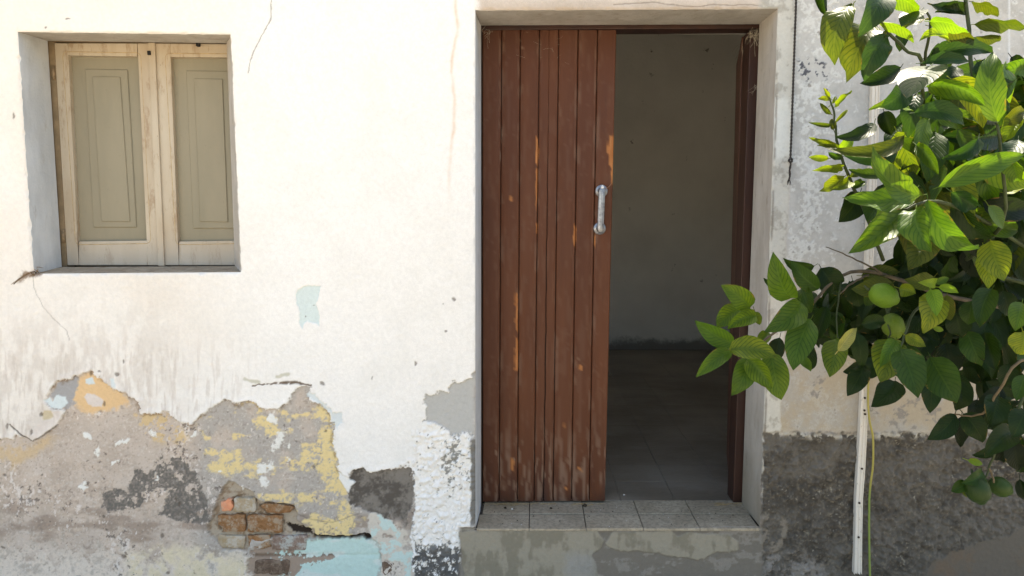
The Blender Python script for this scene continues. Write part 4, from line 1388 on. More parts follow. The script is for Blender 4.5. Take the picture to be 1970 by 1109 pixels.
# --- middle and right, shaded
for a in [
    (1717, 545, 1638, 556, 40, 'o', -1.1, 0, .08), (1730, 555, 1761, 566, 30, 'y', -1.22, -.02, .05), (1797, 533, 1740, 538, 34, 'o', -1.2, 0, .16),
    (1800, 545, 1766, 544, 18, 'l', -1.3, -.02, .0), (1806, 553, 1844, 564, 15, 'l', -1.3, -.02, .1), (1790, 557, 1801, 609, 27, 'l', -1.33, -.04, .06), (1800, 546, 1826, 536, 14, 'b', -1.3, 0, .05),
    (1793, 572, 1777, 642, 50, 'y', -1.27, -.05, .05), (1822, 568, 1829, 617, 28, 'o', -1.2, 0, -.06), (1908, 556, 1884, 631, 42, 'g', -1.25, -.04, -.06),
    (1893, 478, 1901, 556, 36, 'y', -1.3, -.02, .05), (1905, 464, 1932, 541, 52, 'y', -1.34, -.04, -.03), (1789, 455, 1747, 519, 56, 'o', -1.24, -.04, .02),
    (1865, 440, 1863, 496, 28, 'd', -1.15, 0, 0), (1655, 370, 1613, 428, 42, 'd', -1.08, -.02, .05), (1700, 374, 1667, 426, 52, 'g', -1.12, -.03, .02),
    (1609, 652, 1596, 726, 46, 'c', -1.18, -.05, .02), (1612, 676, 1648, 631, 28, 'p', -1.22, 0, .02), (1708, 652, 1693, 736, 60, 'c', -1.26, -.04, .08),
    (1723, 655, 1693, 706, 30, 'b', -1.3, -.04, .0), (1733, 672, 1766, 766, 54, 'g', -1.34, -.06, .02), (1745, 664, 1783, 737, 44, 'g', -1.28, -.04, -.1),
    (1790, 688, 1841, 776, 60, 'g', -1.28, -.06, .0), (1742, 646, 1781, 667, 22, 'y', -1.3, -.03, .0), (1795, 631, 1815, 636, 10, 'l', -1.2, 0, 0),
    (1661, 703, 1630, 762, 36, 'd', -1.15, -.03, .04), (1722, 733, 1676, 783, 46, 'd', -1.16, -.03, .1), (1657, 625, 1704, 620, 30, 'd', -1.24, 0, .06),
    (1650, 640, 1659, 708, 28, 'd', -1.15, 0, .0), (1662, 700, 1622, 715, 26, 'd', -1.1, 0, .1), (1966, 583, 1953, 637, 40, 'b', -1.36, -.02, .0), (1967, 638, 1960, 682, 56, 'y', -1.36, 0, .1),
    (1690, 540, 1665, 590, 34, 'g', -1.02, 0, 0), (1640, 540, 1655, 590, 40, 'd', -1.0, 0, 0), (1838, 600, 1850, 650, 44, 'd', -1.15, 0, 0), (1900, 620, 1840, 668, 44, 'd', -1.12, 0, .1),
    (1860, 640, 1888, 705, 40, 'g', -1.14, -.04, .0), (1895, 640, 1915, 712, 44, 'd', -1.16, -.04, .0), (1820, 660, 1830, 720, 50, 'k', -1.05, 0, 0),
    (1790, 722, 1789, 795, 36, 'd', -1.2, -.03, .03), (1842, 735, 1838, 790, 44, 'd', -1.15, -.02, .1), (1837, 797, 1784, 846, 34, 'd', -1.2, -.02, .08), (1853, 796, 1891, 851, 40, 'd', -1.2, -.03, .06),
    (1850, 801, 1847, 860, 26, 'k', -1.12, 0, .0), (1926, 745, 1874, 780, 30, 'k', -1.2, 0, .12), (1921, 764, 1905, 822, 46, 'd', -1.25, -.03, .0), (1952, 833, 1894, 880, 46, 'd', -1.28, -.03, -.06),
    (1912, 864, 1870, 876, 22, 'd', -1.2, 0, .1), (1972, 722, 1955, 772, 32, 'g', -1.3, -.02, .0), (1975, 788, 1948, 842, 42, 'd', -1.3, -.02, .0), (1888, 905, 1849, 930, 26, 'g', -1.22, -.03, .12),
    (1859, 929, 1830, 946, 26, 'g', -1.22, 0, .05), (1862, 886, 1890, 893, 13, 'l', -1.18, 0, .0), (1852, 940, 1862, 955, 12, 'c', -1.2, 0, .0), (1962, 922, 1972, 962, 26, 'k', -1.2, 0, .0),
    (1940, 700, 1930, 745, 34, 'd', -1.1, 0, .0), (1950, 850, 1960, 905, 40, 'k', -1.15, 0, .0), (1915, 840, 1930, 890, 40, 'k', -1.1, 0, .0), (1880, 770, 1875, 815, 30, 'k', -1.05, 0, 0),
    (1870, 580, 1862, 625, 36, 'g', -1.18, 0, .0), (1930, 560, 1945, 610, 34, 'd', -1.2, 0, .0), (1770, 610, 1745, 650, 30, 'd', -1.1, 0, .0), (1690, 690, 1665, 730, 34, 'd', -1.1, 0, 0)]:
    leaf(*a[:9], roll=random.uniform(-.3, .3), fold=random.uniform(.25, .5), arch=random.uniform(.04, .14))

# --- the upper crown, in the sun
for a in [
    (1640, 9, 1606, 126, 52, 'o', -1.42, 0, -.13, .25), (1688, 48, 1628, 160, 64, 'o', -1.40, 0, -.08, .2), (1707, 73, 1662, 158, 46, 'G', -1.45, 0, -.08, -.2), (1575, -30, 1591, 32, 42, 'd', -1.4, 0, 0, .2),
    (1692, -8, 1650, 72, 50, 'G', -1.5, -.04, .05, -.3), (1641, 14, 1631, 64, 18, 'l', -1.42, 0, 0, .5), (1703, -10, 1767, 24, 30, 'l', -1.5, 0, .1, .6), (1772, 20, 1734, 52, 30, 'G', -1.5, -.03, .05, -.5),
    (1688, 42, 1758, 82, 20, 'l', -1.44, 0, .14, .8), (1782, 38, 1734, 60, 20, 'o', -1.42, 0, -.12, .8), (1790, 42, 1863, 64, 24, 'l', -1.5, -.03, .1, .8), (1822, 77, 1768, 80, 20, 'l', -1.46, 0, -.18, .8),
    (1792, 52, 1872, 82, 24, 'o', -1.42, 0, .08, .8), (1853, 14, 1784, 8, 20, 'd', -1.2, 0, .08, .6), (1856, 28, 1799, 24, 30, 'd', -1.2, 0, -.1, .4), (1869, 4, 1921, 30, 22, 'o', -1.2, 0, .1, .7),
    (1872, 48, 1971, 56, 24, 'o', -1.22, 0, .08, .7), (1872, 74, 1923, 79, 22, 'o', -1.22, 0, .1, .7), (1792, 127, 1744, 190, 52, 'G', -1.52, -.08, .02, -.45), (1732, 131, 1654, 161, 36, 'd', -1.36, 0, .1, .4),
    (1738, 170, 1694, 206, 46, 'G', -1.44, 0, .1, -.3), (1752, 212, 1671, 211, 22, 'l', -1.42, 0, -.10, .7), (1783, 168, 1894, 204, 46, 'b', -1.52, -.05, .16, .35), (1775, 122, 1864, 119, 24, 'G', -1.46, 0, .06, -.4),
    (1782, 112, 1906, 102, 36, 'G', -1.40, 0, .1, -.3), (1760, 218, 1856, 242, 34, 'G', -1.46, -.03, .16, -.3), (1918, 234, 1911, 100, 46, 'b', -1.5, 0, .07, .4), (1764, 182, 1748, 266, 36, 'G', -1.34, 0, -.03, .2),
    (1682, 236, 1607, 264, 24, 'd', -1.3, 0, .16, .5), (1739, 262, 1587, 284, 28, 'o', -1.38, 0, .16, .5), (1725, 278, 1624, 300, 40, 'G', -1.34, 0, .12, -.2), (1773, 376, 1678, 279, 46, 'b', -1.5, -.03, .16, .45),
    (1763, 280, 1805, 336, 34, 'b', -1.42, -.03, .08, .2), (1882, 266, 1811, 306, 34, 'G', -1.45, 0, .12, -.25), (1806, 360, 1972, 298, 46, 'b', -1.48, 0, .05, .3), (1762, 364, 1621, 380, 42, 'b', -1.46, 0, .12, .5),
    (1696, 331, 1632, 326, 20, 'g', -1.3, 0, .12, .4), (1738, 404, 1633, 488, 62, 'b', -1.45, -.05, .04, .1), (1762, 402, 1793, 485, 54, 'b', -1.5, -.06, -.08, .35), (1785, 385, 1884, 475, 52, 'b', -1.52, -.03, -.17, .2),
    (1902, 396, 1930, 441, 22, 'b', -1.46, 0, -.05, -.6), (1840, 130, 1805, 165, 40, 'd', -1.2, 0, 0, .2), (1880, 120, 1905, 160, 40, 'G', -1.25, 0, .05, 0), (1700, 215, 1715, 260, 40, 'k', -1.15, 0, 0, 0), (1850, 225, 1890, 260, 36, 'o', -1.3, 0, 0, .2),
    (1740, 60, 1730, 100, 24, 'd', -1.3, 0, 0, .2), (1812, 88, 1790, 125, 28, 'G', -1.4, 0, 0, .1), (1830, 92, 1826, 130, 22, 'd', -1.35, 0, 0, 0), (1945, 300, 1960, 350, 34, 'b', -1.45, 0, 0, .5), (1960, 230, 1930, 275, 40, 'y', -1.4, 0, 0, .3),
    (1930, 240, 1972, 215, 34, 'o', -1.4, 0, .1, .3), (1880, 420, 1850, 470, 40, 'o', -1.3, 0, 0, .2), (1830, 370, 1880, 400, 40, 'G', -1.4, 0, 0, .2), (1780, 330, 1760, 380, 44, 'd', -1.2, 0, 0, 0), (1960, 420, 1975, 470, 44, 'd', -1.2, 0, 0, 0),
    (1845, 300, 1850, 350, 46, 'd', -1.2, 0, 0, 0), (1905, 310, 1880, 360, 46, 'g', -1.3, 0, 0, .2), (1720, 330, 1745, 380, 44, 'k', -1.15, 0, 0, 0), (1950, 360, 1925, 400, 40, 'd', -1.25, 0, 0, 0), (1930, 150, 1970, 175, 36, 'k', -1.05, 0, 0, 0), (1945, 110, 1975, 140, 30, 'k', -1.05, 0, 0, 0)]:
    leaf(*a[:9], roll=a[9], fold=random.uniform(.35, .8), arch=random.uniform(.08, .2), wav=.05, gloss=a[9] < -.42)

# --- young sprig with small pale leaves
for a in [
    (1606, 206, 1639, 175, 13, 'y'), (1607, 237, 1631, 212, 9, 'y'), (1600, 241, 1556, 236, 10, 'o'), (1597, 219, 1577, 199, 12, 'o'), (1599, 192, 1574, 191, 9, 'y'), (1594, 188, 1584, 170, 9, 'y'),
    (1611, 284, 1556, 265, 15, 'y'), (1611, 289, 1572, 280, 14, 'o'), (1616, 291, 1639, 264, 22, 'l'), (1618, 302, 1593, 293, 16, 'g'), (1594, 305, 1556, 303, 13, 'y'), (1621, 325, 1562, 329, 19, 'y'),
    (1625, 340, 1578, 368, 26, 'y'), (1632, 346, 1598, 366, 24, 'y'), (1634, 340, 1660, 330, 16, 'o'), (1604, 250, 1598, 230, 14, 'o'), (1640, 360, 1665, 350, 20, 'g'), (1600, 200, 1608, 186, 8, 'y')]:
    leaf(*a, y=-1.18, dy=random.uniform(-.04, .02), bow=random.uniform(-.12, .12), roll=random.uniform(-.4, .4), fold=.5, arch=.12, wav=.09)

# --- leaves filling the crown behind the traced ones
DENSE = [[(1655, 395), (1700, 300), (1735, 200), (1790, 140), (1900, 110), (1990, 120), (1990, 960), (1950, 900), (1900, 860), (1868, 790), (1872, 740), (1850, 720), (1800, 755), (1740, 740), (1700, 715),
          (1640, 690), (1560, 680), (1490, 660), (1470, 640), (1500, 600), (1560, 545), (1640, 515), (1720, 500), (1740, 470), (1700, 440)]]
dense = np.array(DENSE[0], np.float32)
gaps = [(1705, 470, 26), (1700, 480, 24), (1830, 195, 16), (1820, 215, 16), (1735, 70, 25), (1860, 755, 12)]
made = 0
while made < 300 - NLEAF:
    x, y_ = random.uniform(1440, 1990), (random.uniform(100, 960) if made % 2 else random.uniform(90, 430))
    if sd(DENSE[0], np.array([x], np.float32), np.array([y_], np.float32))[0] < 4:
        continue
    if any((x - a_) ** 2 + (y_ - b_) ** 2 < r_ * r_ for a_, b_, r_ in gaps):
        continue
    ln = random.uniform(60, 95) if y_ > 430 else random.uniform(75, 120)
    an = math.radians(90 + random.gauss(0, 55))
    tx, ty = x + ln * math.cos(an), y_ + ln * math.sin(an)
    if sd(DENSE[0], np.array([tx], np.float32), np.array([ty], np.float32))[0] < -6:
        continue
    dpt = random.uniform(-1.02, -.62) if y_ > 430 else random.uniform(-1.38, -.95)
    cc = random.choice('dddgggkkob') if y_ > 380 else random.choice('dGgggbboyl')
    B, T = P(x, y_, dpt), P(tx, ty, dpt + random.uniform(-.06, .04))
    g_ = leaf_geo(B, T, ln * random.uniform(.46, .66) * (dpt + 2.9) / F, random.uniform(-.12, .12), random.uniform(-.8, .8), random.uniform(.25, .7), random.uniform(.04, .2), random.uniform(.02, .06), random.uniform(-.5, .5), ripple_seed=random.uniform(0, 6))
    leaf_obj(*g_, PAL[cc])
    made += 1

# --- deeper leaves that can no longer be told apart, as two masses
def leaf_mass(name, count, y_lo, y_hi, depth, ln_, margin, c_):
    allv, allf, alluv = [], [], []
    made = 0
    while made < count:
        x, y_ = random.uniform(1450, 1990), random.uniform(y_lo, y_hi)
        if sd(DENSE[0], np.array([x], np.float32), np.array([y_], np.float32))[0] < margin or any((x - a_) ** 2 + (y_ - b_) ** 2 < (r_ + 14) ** 2 for a_, b_, r_ in gaps):
            continue
        if y_ < 330 and margin > 10 and random.random() < .6:
            continue
        ln = random.uniform(*ln_)
        an = math.radians(90 + random.gauss(0, 60))
        dpt = random.uniform(*depth)
        ex, ey = x + ln * math.cos(an), y_ + ln * math.sin(an)
        if sd(DENSE[0], np.array([ex], np.float32), np.array([ey], np.float32))[0] < 0:
            continue
        B, T = P(x, y_, dpt), P(ex, ey, dpt + random.uniform(-.06, .05))
        v, f, uv = leaf_geo(B, T, ln * random.uniform(.45, .66) * (dpt + 2.9) / F, random.uniform(-.1, .1), random.uniform(-.8, .8), .4, random.uniform(.03, .14), .04, nu=6, petiole=False)
        n0 = len(allv)
        allv += v
        alluv += uv
        allf += [tuple(i + n0 for i in q_) for q_ in f]
        made += 1
    o = leaf_obj(allv, allf, alluv, PAL[c_])
    o.name = name
    o['kind'] = 'stuff'


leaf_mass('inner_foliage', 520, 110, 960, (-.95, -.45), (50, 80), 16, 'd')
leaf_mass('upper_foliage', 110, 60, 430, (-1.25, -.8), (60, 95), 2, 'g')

# --- branches, each a tapered limb; the trunk stands just outside the picture
def limb(name, pts, r0_, r1_, mat, n=7):
    w_ = [P(x, y_, d) for x, y_, d in pts]
    # smooth the path
    out = []
    for i in range(len(w_) - 1):
        a0, a1, a2, a3 = w_[max(i - 1, 0)], w_[i], w_[i + 1], w_[min(i + 2, len(w_) - 1)]
        for q_ in range(4):
            t = q_ / 4
            out.append(.5 * ((2 * a1) + (a2 - a0) * t + (2 * a0 - 5 * a1 + 4 * a2 - a3) * t * t + (3 * a1 - a0 - 3 * a2 + a3) * t ** 3))
    out.append(w_[-1])
    out = [p_ + Vector((random.uniform(-1, 1), random.uniform(-1, 1), random.uniform(-1, 1))) * .0016 for p_ in out]
    rr = [r0_ + (r1_ - r0_) * i / (len(out) - 1) for i in range(len(out))]
    mb_ = MB()
    mb_.tube(out, rr, n)
    return mb_.build(name, mat, tree, True)


mb = MB()
tk = [TREE_AT + Vector((.05, 0, -.02)), TREE_AT + Vector((.03, .01, .3)), TREE_AT + Vector((-.02, 0, .62)), TREE_AT + Vector((.03, -.02, .95)), TREE_AT + Vector((.0, -.05, 1.3)), TREE_AT + Vector((-.06, -.1, 1.7)), TREE_AT + Vector((-.05, -.12, 2.3))]
mb.tube(tk, [.062, .05, .045, .042, .036, .026, .012], 12)
mb.build('trunk', bark_m, tree, True)
limb('branch', [(2180, 640, -1.0), (2050, 615, -1.02), (1920, 590, -1.0), (1800, 565, -1.0), (1690, 525, -1.0), (1620, 530, -1.03), (1560, 585, -1.06), (1490, 640, -1.08), (1440, 675, -1.1), (1410, 668, -1.13)], .0075, .002, bark_m)
limb('branch', [(2160, 540, -1.05), (2020, 500, -1.12), (1900, 430, -1.3), (1830, 395, -1.4), (1785, 388, -1.46), (1738, 405, -1.46)], .006, .0022, twig_m)
limb('branch', [(2040, 560, -1.0), (1900, 520, -1.0), (1815, 420, -1.05), (1790, 310, -1.1), (1778, 220, -1.2), (1772, 120, -1.42), (1740, 95, -1.42), (1700, 48, -1.44), (1680, -10, -1.45)], .0055, .0028, twig_m)
limb('branch', [(1774, 180, -1.38), (1782, 100, -1.42), (1790, 50, -1.46), (1784, 20, -1.48)], .0035, .002, twig_m)
limb('branch', [(2000, 480, -1.1), (1900, 330, -1.2), (1878, 200, -1.22), (1866, 90, -1.22), (1857, -30, -1.22)], .006, .004, twig_m)
limb('branch', [(1700, 500, -1.02), (1668, 420, -1.1), (1636, 345, -1.17), (1613, 284, -1.18), (1606, 232, -1.18), (1600, 200, -1.18), (1590, 172, -1.18)], .005, .0014, twig_m)
limb('branch', [(2150, 720, -1.05), (2040, 690, -1.15), (1962, 696, -1.27), (1922, 752, -1.27), (1890, 796, -1.24), (1850, 799, -1.21), (1836, 797, -1.2)], .0045, .0015, simple('pale_twig', (.11, .08, .042), .7, .3, .3, 30))
limb('branch', [(1985, 715, -1.2), (1955, 800, -1.22), (1920, 860, -1.22), (1903, 900, -1.21), (1895, 925, -1.21)], .005, .0018, twig_m)
limb('branch', [(1902, 900, -1.21), (1908, 915, -1.21), (1911, 928, -1.21)], .0028, .0022, bpy.data.materials['pale_twig'])
limb('branch', [(1810, 560, -1.05), (1760, 600, -1.2), (1742, 640, -1.28), (1732, 670, -1.3)], .004, .002, twig_m)
limb('branch', [(1860, 500, -1.1), (1905, 462, -1.28), (1935, 400, -1.4), (1918, 235, -1.48)], .006, .0025, twig_m)
limb('branch', [(1700, 528, -1.0), (1660, 505, -1.02), (1620, 488, -1.03), (1590, 476, -1.05)], .0028, .001, bark_m)
limb('branch', [(1670, 530, -1.0), (1640, 545, -1.05), (1612, 570, -1.05)], .0035, .0015, bark_m)
limb('branch', [(1700, 540, -1.05), (1712, 585, -1.1), (1705, 610, -1.15), (1712, 640, -1.2), (1708, 655, -1.25)], .003, .0015, twig_m)
limb('branch', [(1620, 540, -1.05), (1610, 600, -1.1), (1612, 655, -1.15)], .0025, .0012, twig_m)

# --- lemons
lem = N('green_lemon_skin', .42, .2)
oi = lem.n('ShaderNodeObjectInfo')
c = lem.mix(lem.ramp(lem.noise(14, 4, .6), .3, .7), oi.outputs['Color'], lem.mix(1.0, oi.outputs['Color'], (1.35, 1.25, .9, 1), 'MULTIPLY'))
lem.color(c)
vor = lem.n('ShaderNodeTexVoronoi')
vor.inputs['Scale'].default_value = 420
lem.l(lem.coord(), vor.inputs['Vector'])
lem.bump(vor.outputs['Distance'], .0011, .7)
for cx_, cy_, rp, y_, ang, colr_ in [(1700, 569, 23.5, -1.2, 1.15, (.072, .135, .009, 1)), (1718, 627, 21, -1.16, .3, (.060, .098, .010, 1)), (1881, 943, 23, -1.24, .2, (.013, .030, .003, 1)), (1924, 937, 19, -1.2, 1.1, (.016, .036, .004, 1))]:
    c_ = P(cx_, cy_, y_)
    rr = rp * (y_ + 2.9) / F
    axis = Vector((math.sin(ang), -.35, -math.cos(ang))).normalized()
    e1 = axis.cross(Vector((0, 1, 0))).normalized()
    e2 = axis.cross(e1)
    v, f = [], []
    nl, nk = 18, 22
    for i in range(nl + 1):
        t = i / nl
        z_ = -math.cos(math.pi * t)
        r_ = math.sin(math.pi * t) ** .92
        zz = z_ * 1.16 + (.12 * max(0, z_ - .8) / .2 if z_ > .8 else 0)
        if z_ > .86: r_ *= .80
        for k in range(nk):
            a_ = 2 * math.pi * k / nk
            w_ = 1 + .02 * math.sin(3 * a_ + i)
            v.append(c_ + axis * (zz * rr) + (e1 * math.cos(a_) + e2 * math.sin(a_)) * (r_ * rr * w_ + .0001))
    for i in range(nl):
        for k in range(nk):
            f.append((i * nk + k, i * nk + (k + 1) % nk, (i + 1) * nk + (k + 1) % nk, (i + 1) * nk + k))
    mb = MB()
    mb.add(v, f)
    o = mb.build('lemon', lem.m, tree, True)
    o.color = colr_
    mb = MB()
    top = c_ - axis * rr * 1.12
    mb.tube([top, top - axis * .006, top - axis * .014 + Vector((0, 0, .004))], [.0045, .003, .0022], 8)
    mb.build('stalk', twig_m, o, True)

# --- the rest of the crown, beyond the right edge of the picture, as one mass
allv, allf, alluv = [], [], []
for k in range(420):
    th, ph = random.uniform(0, 2 * math.pi), math.acos(random.uniform(-1, 1))
    rr = random.uniform(.45, 1) ** .5
    c_ = TREE_AT + Vector((.25, -.02, 1.62)) + Vector((.52 * rr * math.sin(ph) * math.cos(th), .52 * rr * math.sin(ph) * math.sin(th), .78 * rr * math.cos(ph)))
    qx, qy = project(*c_)
    if qx < 2010 or c_.y > -.12:
        continue
    d_ = Vector((random.gauss(0, 1), random.gauss(0, 1), random.gauss(-.6, .8))).normalized() * random.uniform(.07, .11)
    if project(*(c_ + d_))[0] < 1990:
        continue
    v, f, uv = leaf_geo(c_, c_ + d_, random.uniform(.035, .05), random.uniform(-.1, .1), random.uniform(-1, 1), .4, .1, .03, nu=5, petiole=False, view=Vector((random.gauss(0, 1), random.gauss(0, 1), random.gauss(0, 1))).normalized())
    n0 = len(allv)
    allv += v
    alluv += uv
    allf += [tuple(i + n0 for i in q_) for q_ in f]
o = leaf_obj(allv, allf, alluv, PAL['g'])
o.name = 'foliage'
o['kind'] = 'stuff'

# ------------------------------------------------------------------ trunking, cable, cord
plast = N('aged_white_plastic', .5, .4)
vz = plast.coord('Object', (1, 1, .1))
c = plast.mix(plast.ramp(plast.noise(10, 5, .6, vz), .3, .7), lin(226, 214, 196), lin(238, 230, 216))
c = plast.mix(plast.math('MULTIPLY', plast.ramp(plast.noise(60, 5, .75), .58, .7), .6), c, lin(170, 148, 122))
plast.color(c)
plast.bump(plast.noise(80, 3), .0005)
TY = -.026
tr_line = [(-30, 1690.5), (300, 1682), (620, 1668), (760, 1664), (838, 1661), (910, 1656.5), (960, 1653.5), (1030, 1652), (1103, 1650.5)]
trk = tag(empty('cable_trunking', P(1650, 1103, 0)), 'narrow aged white plastic cable trunking nailed upright to the wall behind the tree', 'trunking')
prf = [(-7, .022), (-7, -.001), (-5.6, -.002), (-2.2, -.002), (-1.6, .0005), (-.8, .0005), (-.2, -.002), (3.4, -.002), (4.2, .0005), (5.0, -.002), (7, -.001), (7, .022)]
v, f = [], []
n = len(prf)
for i, (yy, xx) in enumerate(tr_line):
    for j_, (dx_, dd) in enumerate(prf):
        end = (3 * math.sin(j_ * 2.1) if i == len(tr_line) - 1 else 0)
        p = P(xx + dx_ * (1 + .06 * math.sin(i * 1.7)), yy + end, TY)
        v.append((p.x, TY + dd + .001 * math.sin(i * 2.2), p.z))
for i in range(len(tr_line) - 1):
    for j_ in range(n - 1):
        f.append((i * n + j_, i * n + j_ + 1, (i + 1) * n + j_ + 1, (i + 1) * n + j_))
f.append(tuple((len(tr_line) - 1) * n + j_ for j_ in range(n)))
mb = MB()
mb.add(v, f)
mb.build('cover', plast.m, trk)
nail_m = simple('rusty_nail', (.05, .032, .02), .7)
for yy in (766, 790, 797, 902, 968, 1034, 700, 560, 420, 250):
    xx = np.interp(yy, [q[0] for q in tr_line], [q[1] for q in tr_line])
    mb = MB()
    p = P(xx + random.uniform(-.5, 2), yy, TY - .002)
    mb.tube([p + Vector((0, .003, 0)), p + Vector((0, -.0025, 0))], .0045, 10)
    mb.build('nail', nail_m, trk)

mb = MB()
hose = [(1672, 700), (1670, 770), (1673, 810), (1679, 838), (1680, 870), (1679, 900), (1675, 930), (1672.5, 960), (1672, 1010), (1672.5, 1060), (1674, 1120), (1676, 1160)]
w_ = [P(x, y_, -.032 - .008 * math.sin(i * .6)) for i, (x, y_) in enumerate(hose)]
sm_ = []
for i in range(len(w_) - 1):
    a0, a1, a2, a3 = w_[max(i - 1, 0)], w_[i], w_[i + 1], w_[min(i + 2, len(w_) - 1)]
    for q_ in range(5):
        t = q_ / 5
        sm_.append(.5 * ((2 * a1) + (a2 - a0) * t + (2 * a0 - 5 * a1 + 4 * a2 - a3) * t * t + (3 * a1 - a0 - 3 * a2 + a3) * t ** 3))
mb.tube(sm_, .0042, 8)
cabm = N('yellow_green_cable', .45, .4)
sepx = cabm.n('ShaderNodeSeparateXYZ')
cabm.l(cabm.coord(), sepx.inputs[0])
hgt = cabm.math('ADD', sepx.outputs[2], cabm.math('MULTIPLY', cabm.noise(6, 2), .1))
cabm.color(cabm.mix(cabm.ramp(hgt, .55, .65), (.20, .26, .055, 1), (.36, .30, .07, 1)))
o = mb.build('earth_cable', cabm.m, None, True)
tag(o, 'thin yellow and green earth cable hanging beside the white trunking', 'cable')

cord_m = simple('dark_cord', (.05, .043, .038), .9, .2, .4, 200)
mb = MB()
path = [(1534, -40), (1531.5, 0), (1528, 100), (1524.5, 200), (1522, 270), (1520.5, 306)]
zs_ = np.linspace(-40, 306, 260)
for ph in (0, math.pi):
    pts = []
    for i, yy in enumerate(zs_):
        xx = np.interp(yy, [q[1] for q in path], [q[0] for q in path])
        p = P(xx, yy, -.018)
        a_ = i * .62 + ph
        pts.append(p + Vector((math.cos(a_) * .0022, math.sin(a_) * .0022, 0)))
    mb.tube(pts, .0028, 5)
kn = P(1521, 309, -.019)
pts = [kn + Vector((math.cos(a_) * .006, math.sin(a_ * 1.5) * .005, math.sin(a_) * .007)) for a_ in np.linspace(0, 4 * math.pi, 26)]
mb.tube(pts, .0035, 6)
for kx in (-1, 0, 1):
    tail = [P(1521, 312, -.018)]
    for i in range(1, 9):
        tail.append(P(1520.5 - i * .35 + kx * (max(0, i - 4) * .7) + math.sin(i * 1.7 + kx) * 1.2, 312 + i * 5.6, -.018 + .002 * math.sin(i + kx)))
    mb.tube(tail, [.0032] * 6 + [.0024, .0018, .0008], 5)
tag(mb.build('hanging_cord', cord_m, None, True), 'dark twisted cord with a knot and frayed end hanging right of the doorway', 'cord')

# ------------------------------------------------------------------ cobwebs, nest, swept straw, grit
web_m = N('dusty_cobweb', .95, .1)
web_m.color((.42, .37, .29, 1))


def web(name, label, centre, yf, n, spread, hang, r_=.0005):
    mb_ = MB()
    for k in range(n):
        a0 = P(centre[0] + random.gauss(0, spread), centre[1] + random.gauss(0, spread * .7), yf + random.uniform(-.015, .02))
        a1 = a0 + Vector((random.gauss(0, .02), random.gauss(0, .008), -abs(random.gauss(0, hang))))
        mid_ = (a0 + a1) / 2 + Vector((random.gauss(0, .008), random.gauss(0, .005), random.gauss(0, .008)))
        pts_ = [a0 * (1 - t) ** 2 + mid_ * 2 * t * (1 - t) + a1 * t * t for t in (0, .2, .4, .6, .8, 1)]
        mb_.tube(pts_, [r_ * random.uniform(.3, .95) for _ in pts_], 3, False)
    return tag(mb_.build(name, web_m.m, None), label, 'cobweb', 'cobwebs round the door')


web('cobweb', 'thick dusty cobweb at the top right corner of the doorway', (1452, 62), .255, 46, 7, .035, .0011)
web('cobweb', 'small cobweb hanging beside the top of the open leaf', (1431, 88), .37, 14, 5, .03, .0009)
web('cobweb', 'thin cobweb at the top left corner of the brown door', (938, 60), .255, 22, 8, .03, .0006)
web('cobweb', 'wispy cobweb clinging to the upper planks of the brown door', (1060, 92), .262, 16, 38, .02, .00045)
web('cobweb', 'tuft of cobweb on the dark post a little below the lintel', (1455, 166), .262, 14, 3, .02, .0008)

nest_m = simple('dry_mud_and_fibre', (.20, .13, .07), .95, .1, .4, 60, .002)
mb = MB()
for k in range(16):
    c_ = P(66 + random.gauss(0, 6), 522 + random.gauss(0, 3), random.uniform(-.012, .02))
    d_ = Vector((random.gauss(0, 1), random.gauss(-.2, .5), random.gauss(0, .6))).normalized() * random.uniform(.008, .022)
    mb.tube([c_ - d_, c_ + Vector((0, 0, random.gauss(0, .002))), c_ + d_], [.0007, .0018, .0006], 4)
for k in range(2):
    a0 = P(60, 525, -.008)
    a1 = P(30 + random.gauss(0, 6), 545 + random.gauss(0, 4), -.006)
    mb.tube([a0, (a0 + a1) / 2 + Vector((0, -.004, random.gauss(0, .004))), a1], .0008, 4)
tag(mb.build('dirt_nest', nest_m, None), 'small brown clump of mud and fibres at the lower corner of the window', 'nest')

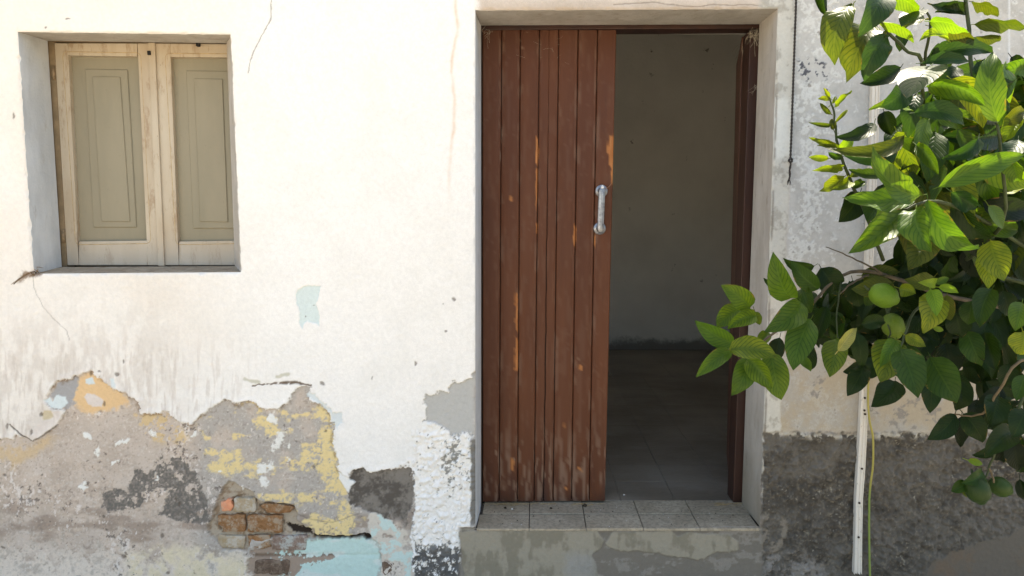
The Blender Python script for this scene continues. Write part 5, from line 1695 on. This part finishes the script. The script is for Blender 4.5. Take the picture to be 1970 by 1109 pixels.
straw_m = simple('dry_straw', (.36, .25, .12), .9, .1, .5, 80)
mb = MB()
for k in range(70):
    x = random.choice([random.gauss(975, 14), random.gauss(1020, 40), random.gauss(1120, 15), random.uniform(930, 1160), random.uniform(1380, 1420)])
    p = Pz(x, 969 + abs(random.gauss(0, 2.5)), ZS + .004)
    a_ = random.gauss(0, .5)
    l_ = random.uniform(.008, .028)
    d_ = Vector((math.cos(a_), math.sin(a_) * .6, random.uniform(0, .2))) * l_
    mb.tube([p - d_, p + Vector((0, 0, .003)), p + d_], [.0005, .0009, .0004], 4)
tag(mb.build('dry_straw', straw_m, None), 'dry straw and grass bits swept along the foot of the door', 'straw', kind='stuff')
grit_m = simple('dark_crumbs', (.06, .045, .03), .95, .1, .6, 120)
lite_m = simple('plaster_crumbs', (.6, .56, .5), .95, .1, .3, 120)
for nm_, mt, spots in (('dark_crumbs', grit_m, [(1060, 979, 4), (972, 978, 4), (1125, 974, 6)] + [(random.uniform(930, 1410), random.uniform(970, 1012), random.uniform(.8, 1.8)) for _ in range(60)]),
                       ('plaster_crumbs', lite_m, [(1200, 953, 3), (985, 980, 3), (1003, 1010, 1.5)] + [(random.uniform(930, 1410), random.uniform(968, 1014), random.uniform(.6, 1.4)) for _ in range(40)])):
    mb = MB()
    for x, y_, s_ in spots:
        p = Pz(x, y_, ZS)
        r_ = s_ * .0018
        vv = []
        for k in range(3):
            for q_ in range(6):
                a_ = q_ * math.pi / 3 + random.uniform(-.2, .2)
                rr = r_ * (1, .9, .35)[k] * random.uniform(.7, 1.2)
                vv.append(p + Vector((math.cos(a_) * rr, math.sin(a_) * rr, r_ * (0, .5, .9)[k])))
        mb.add(vv, [(k * 6 + q_, k * 6 + (q_ + 1) % 6, (k + 1) * 6 + (q_ + 1) % 6, (k + 1) * 6 + q_) for k in range(2) for q_ in range(6)] + [(12, 13, 14, 15, 16, 17)])
    tag(mb.build(nm_, mt, None), ('dark crumbs of dirt' if nm_ == 'dark_crumbs' else 'pale crumbs of plaster') + ' scattered over the grey step tiles', 'crumbs', kind='stuff')
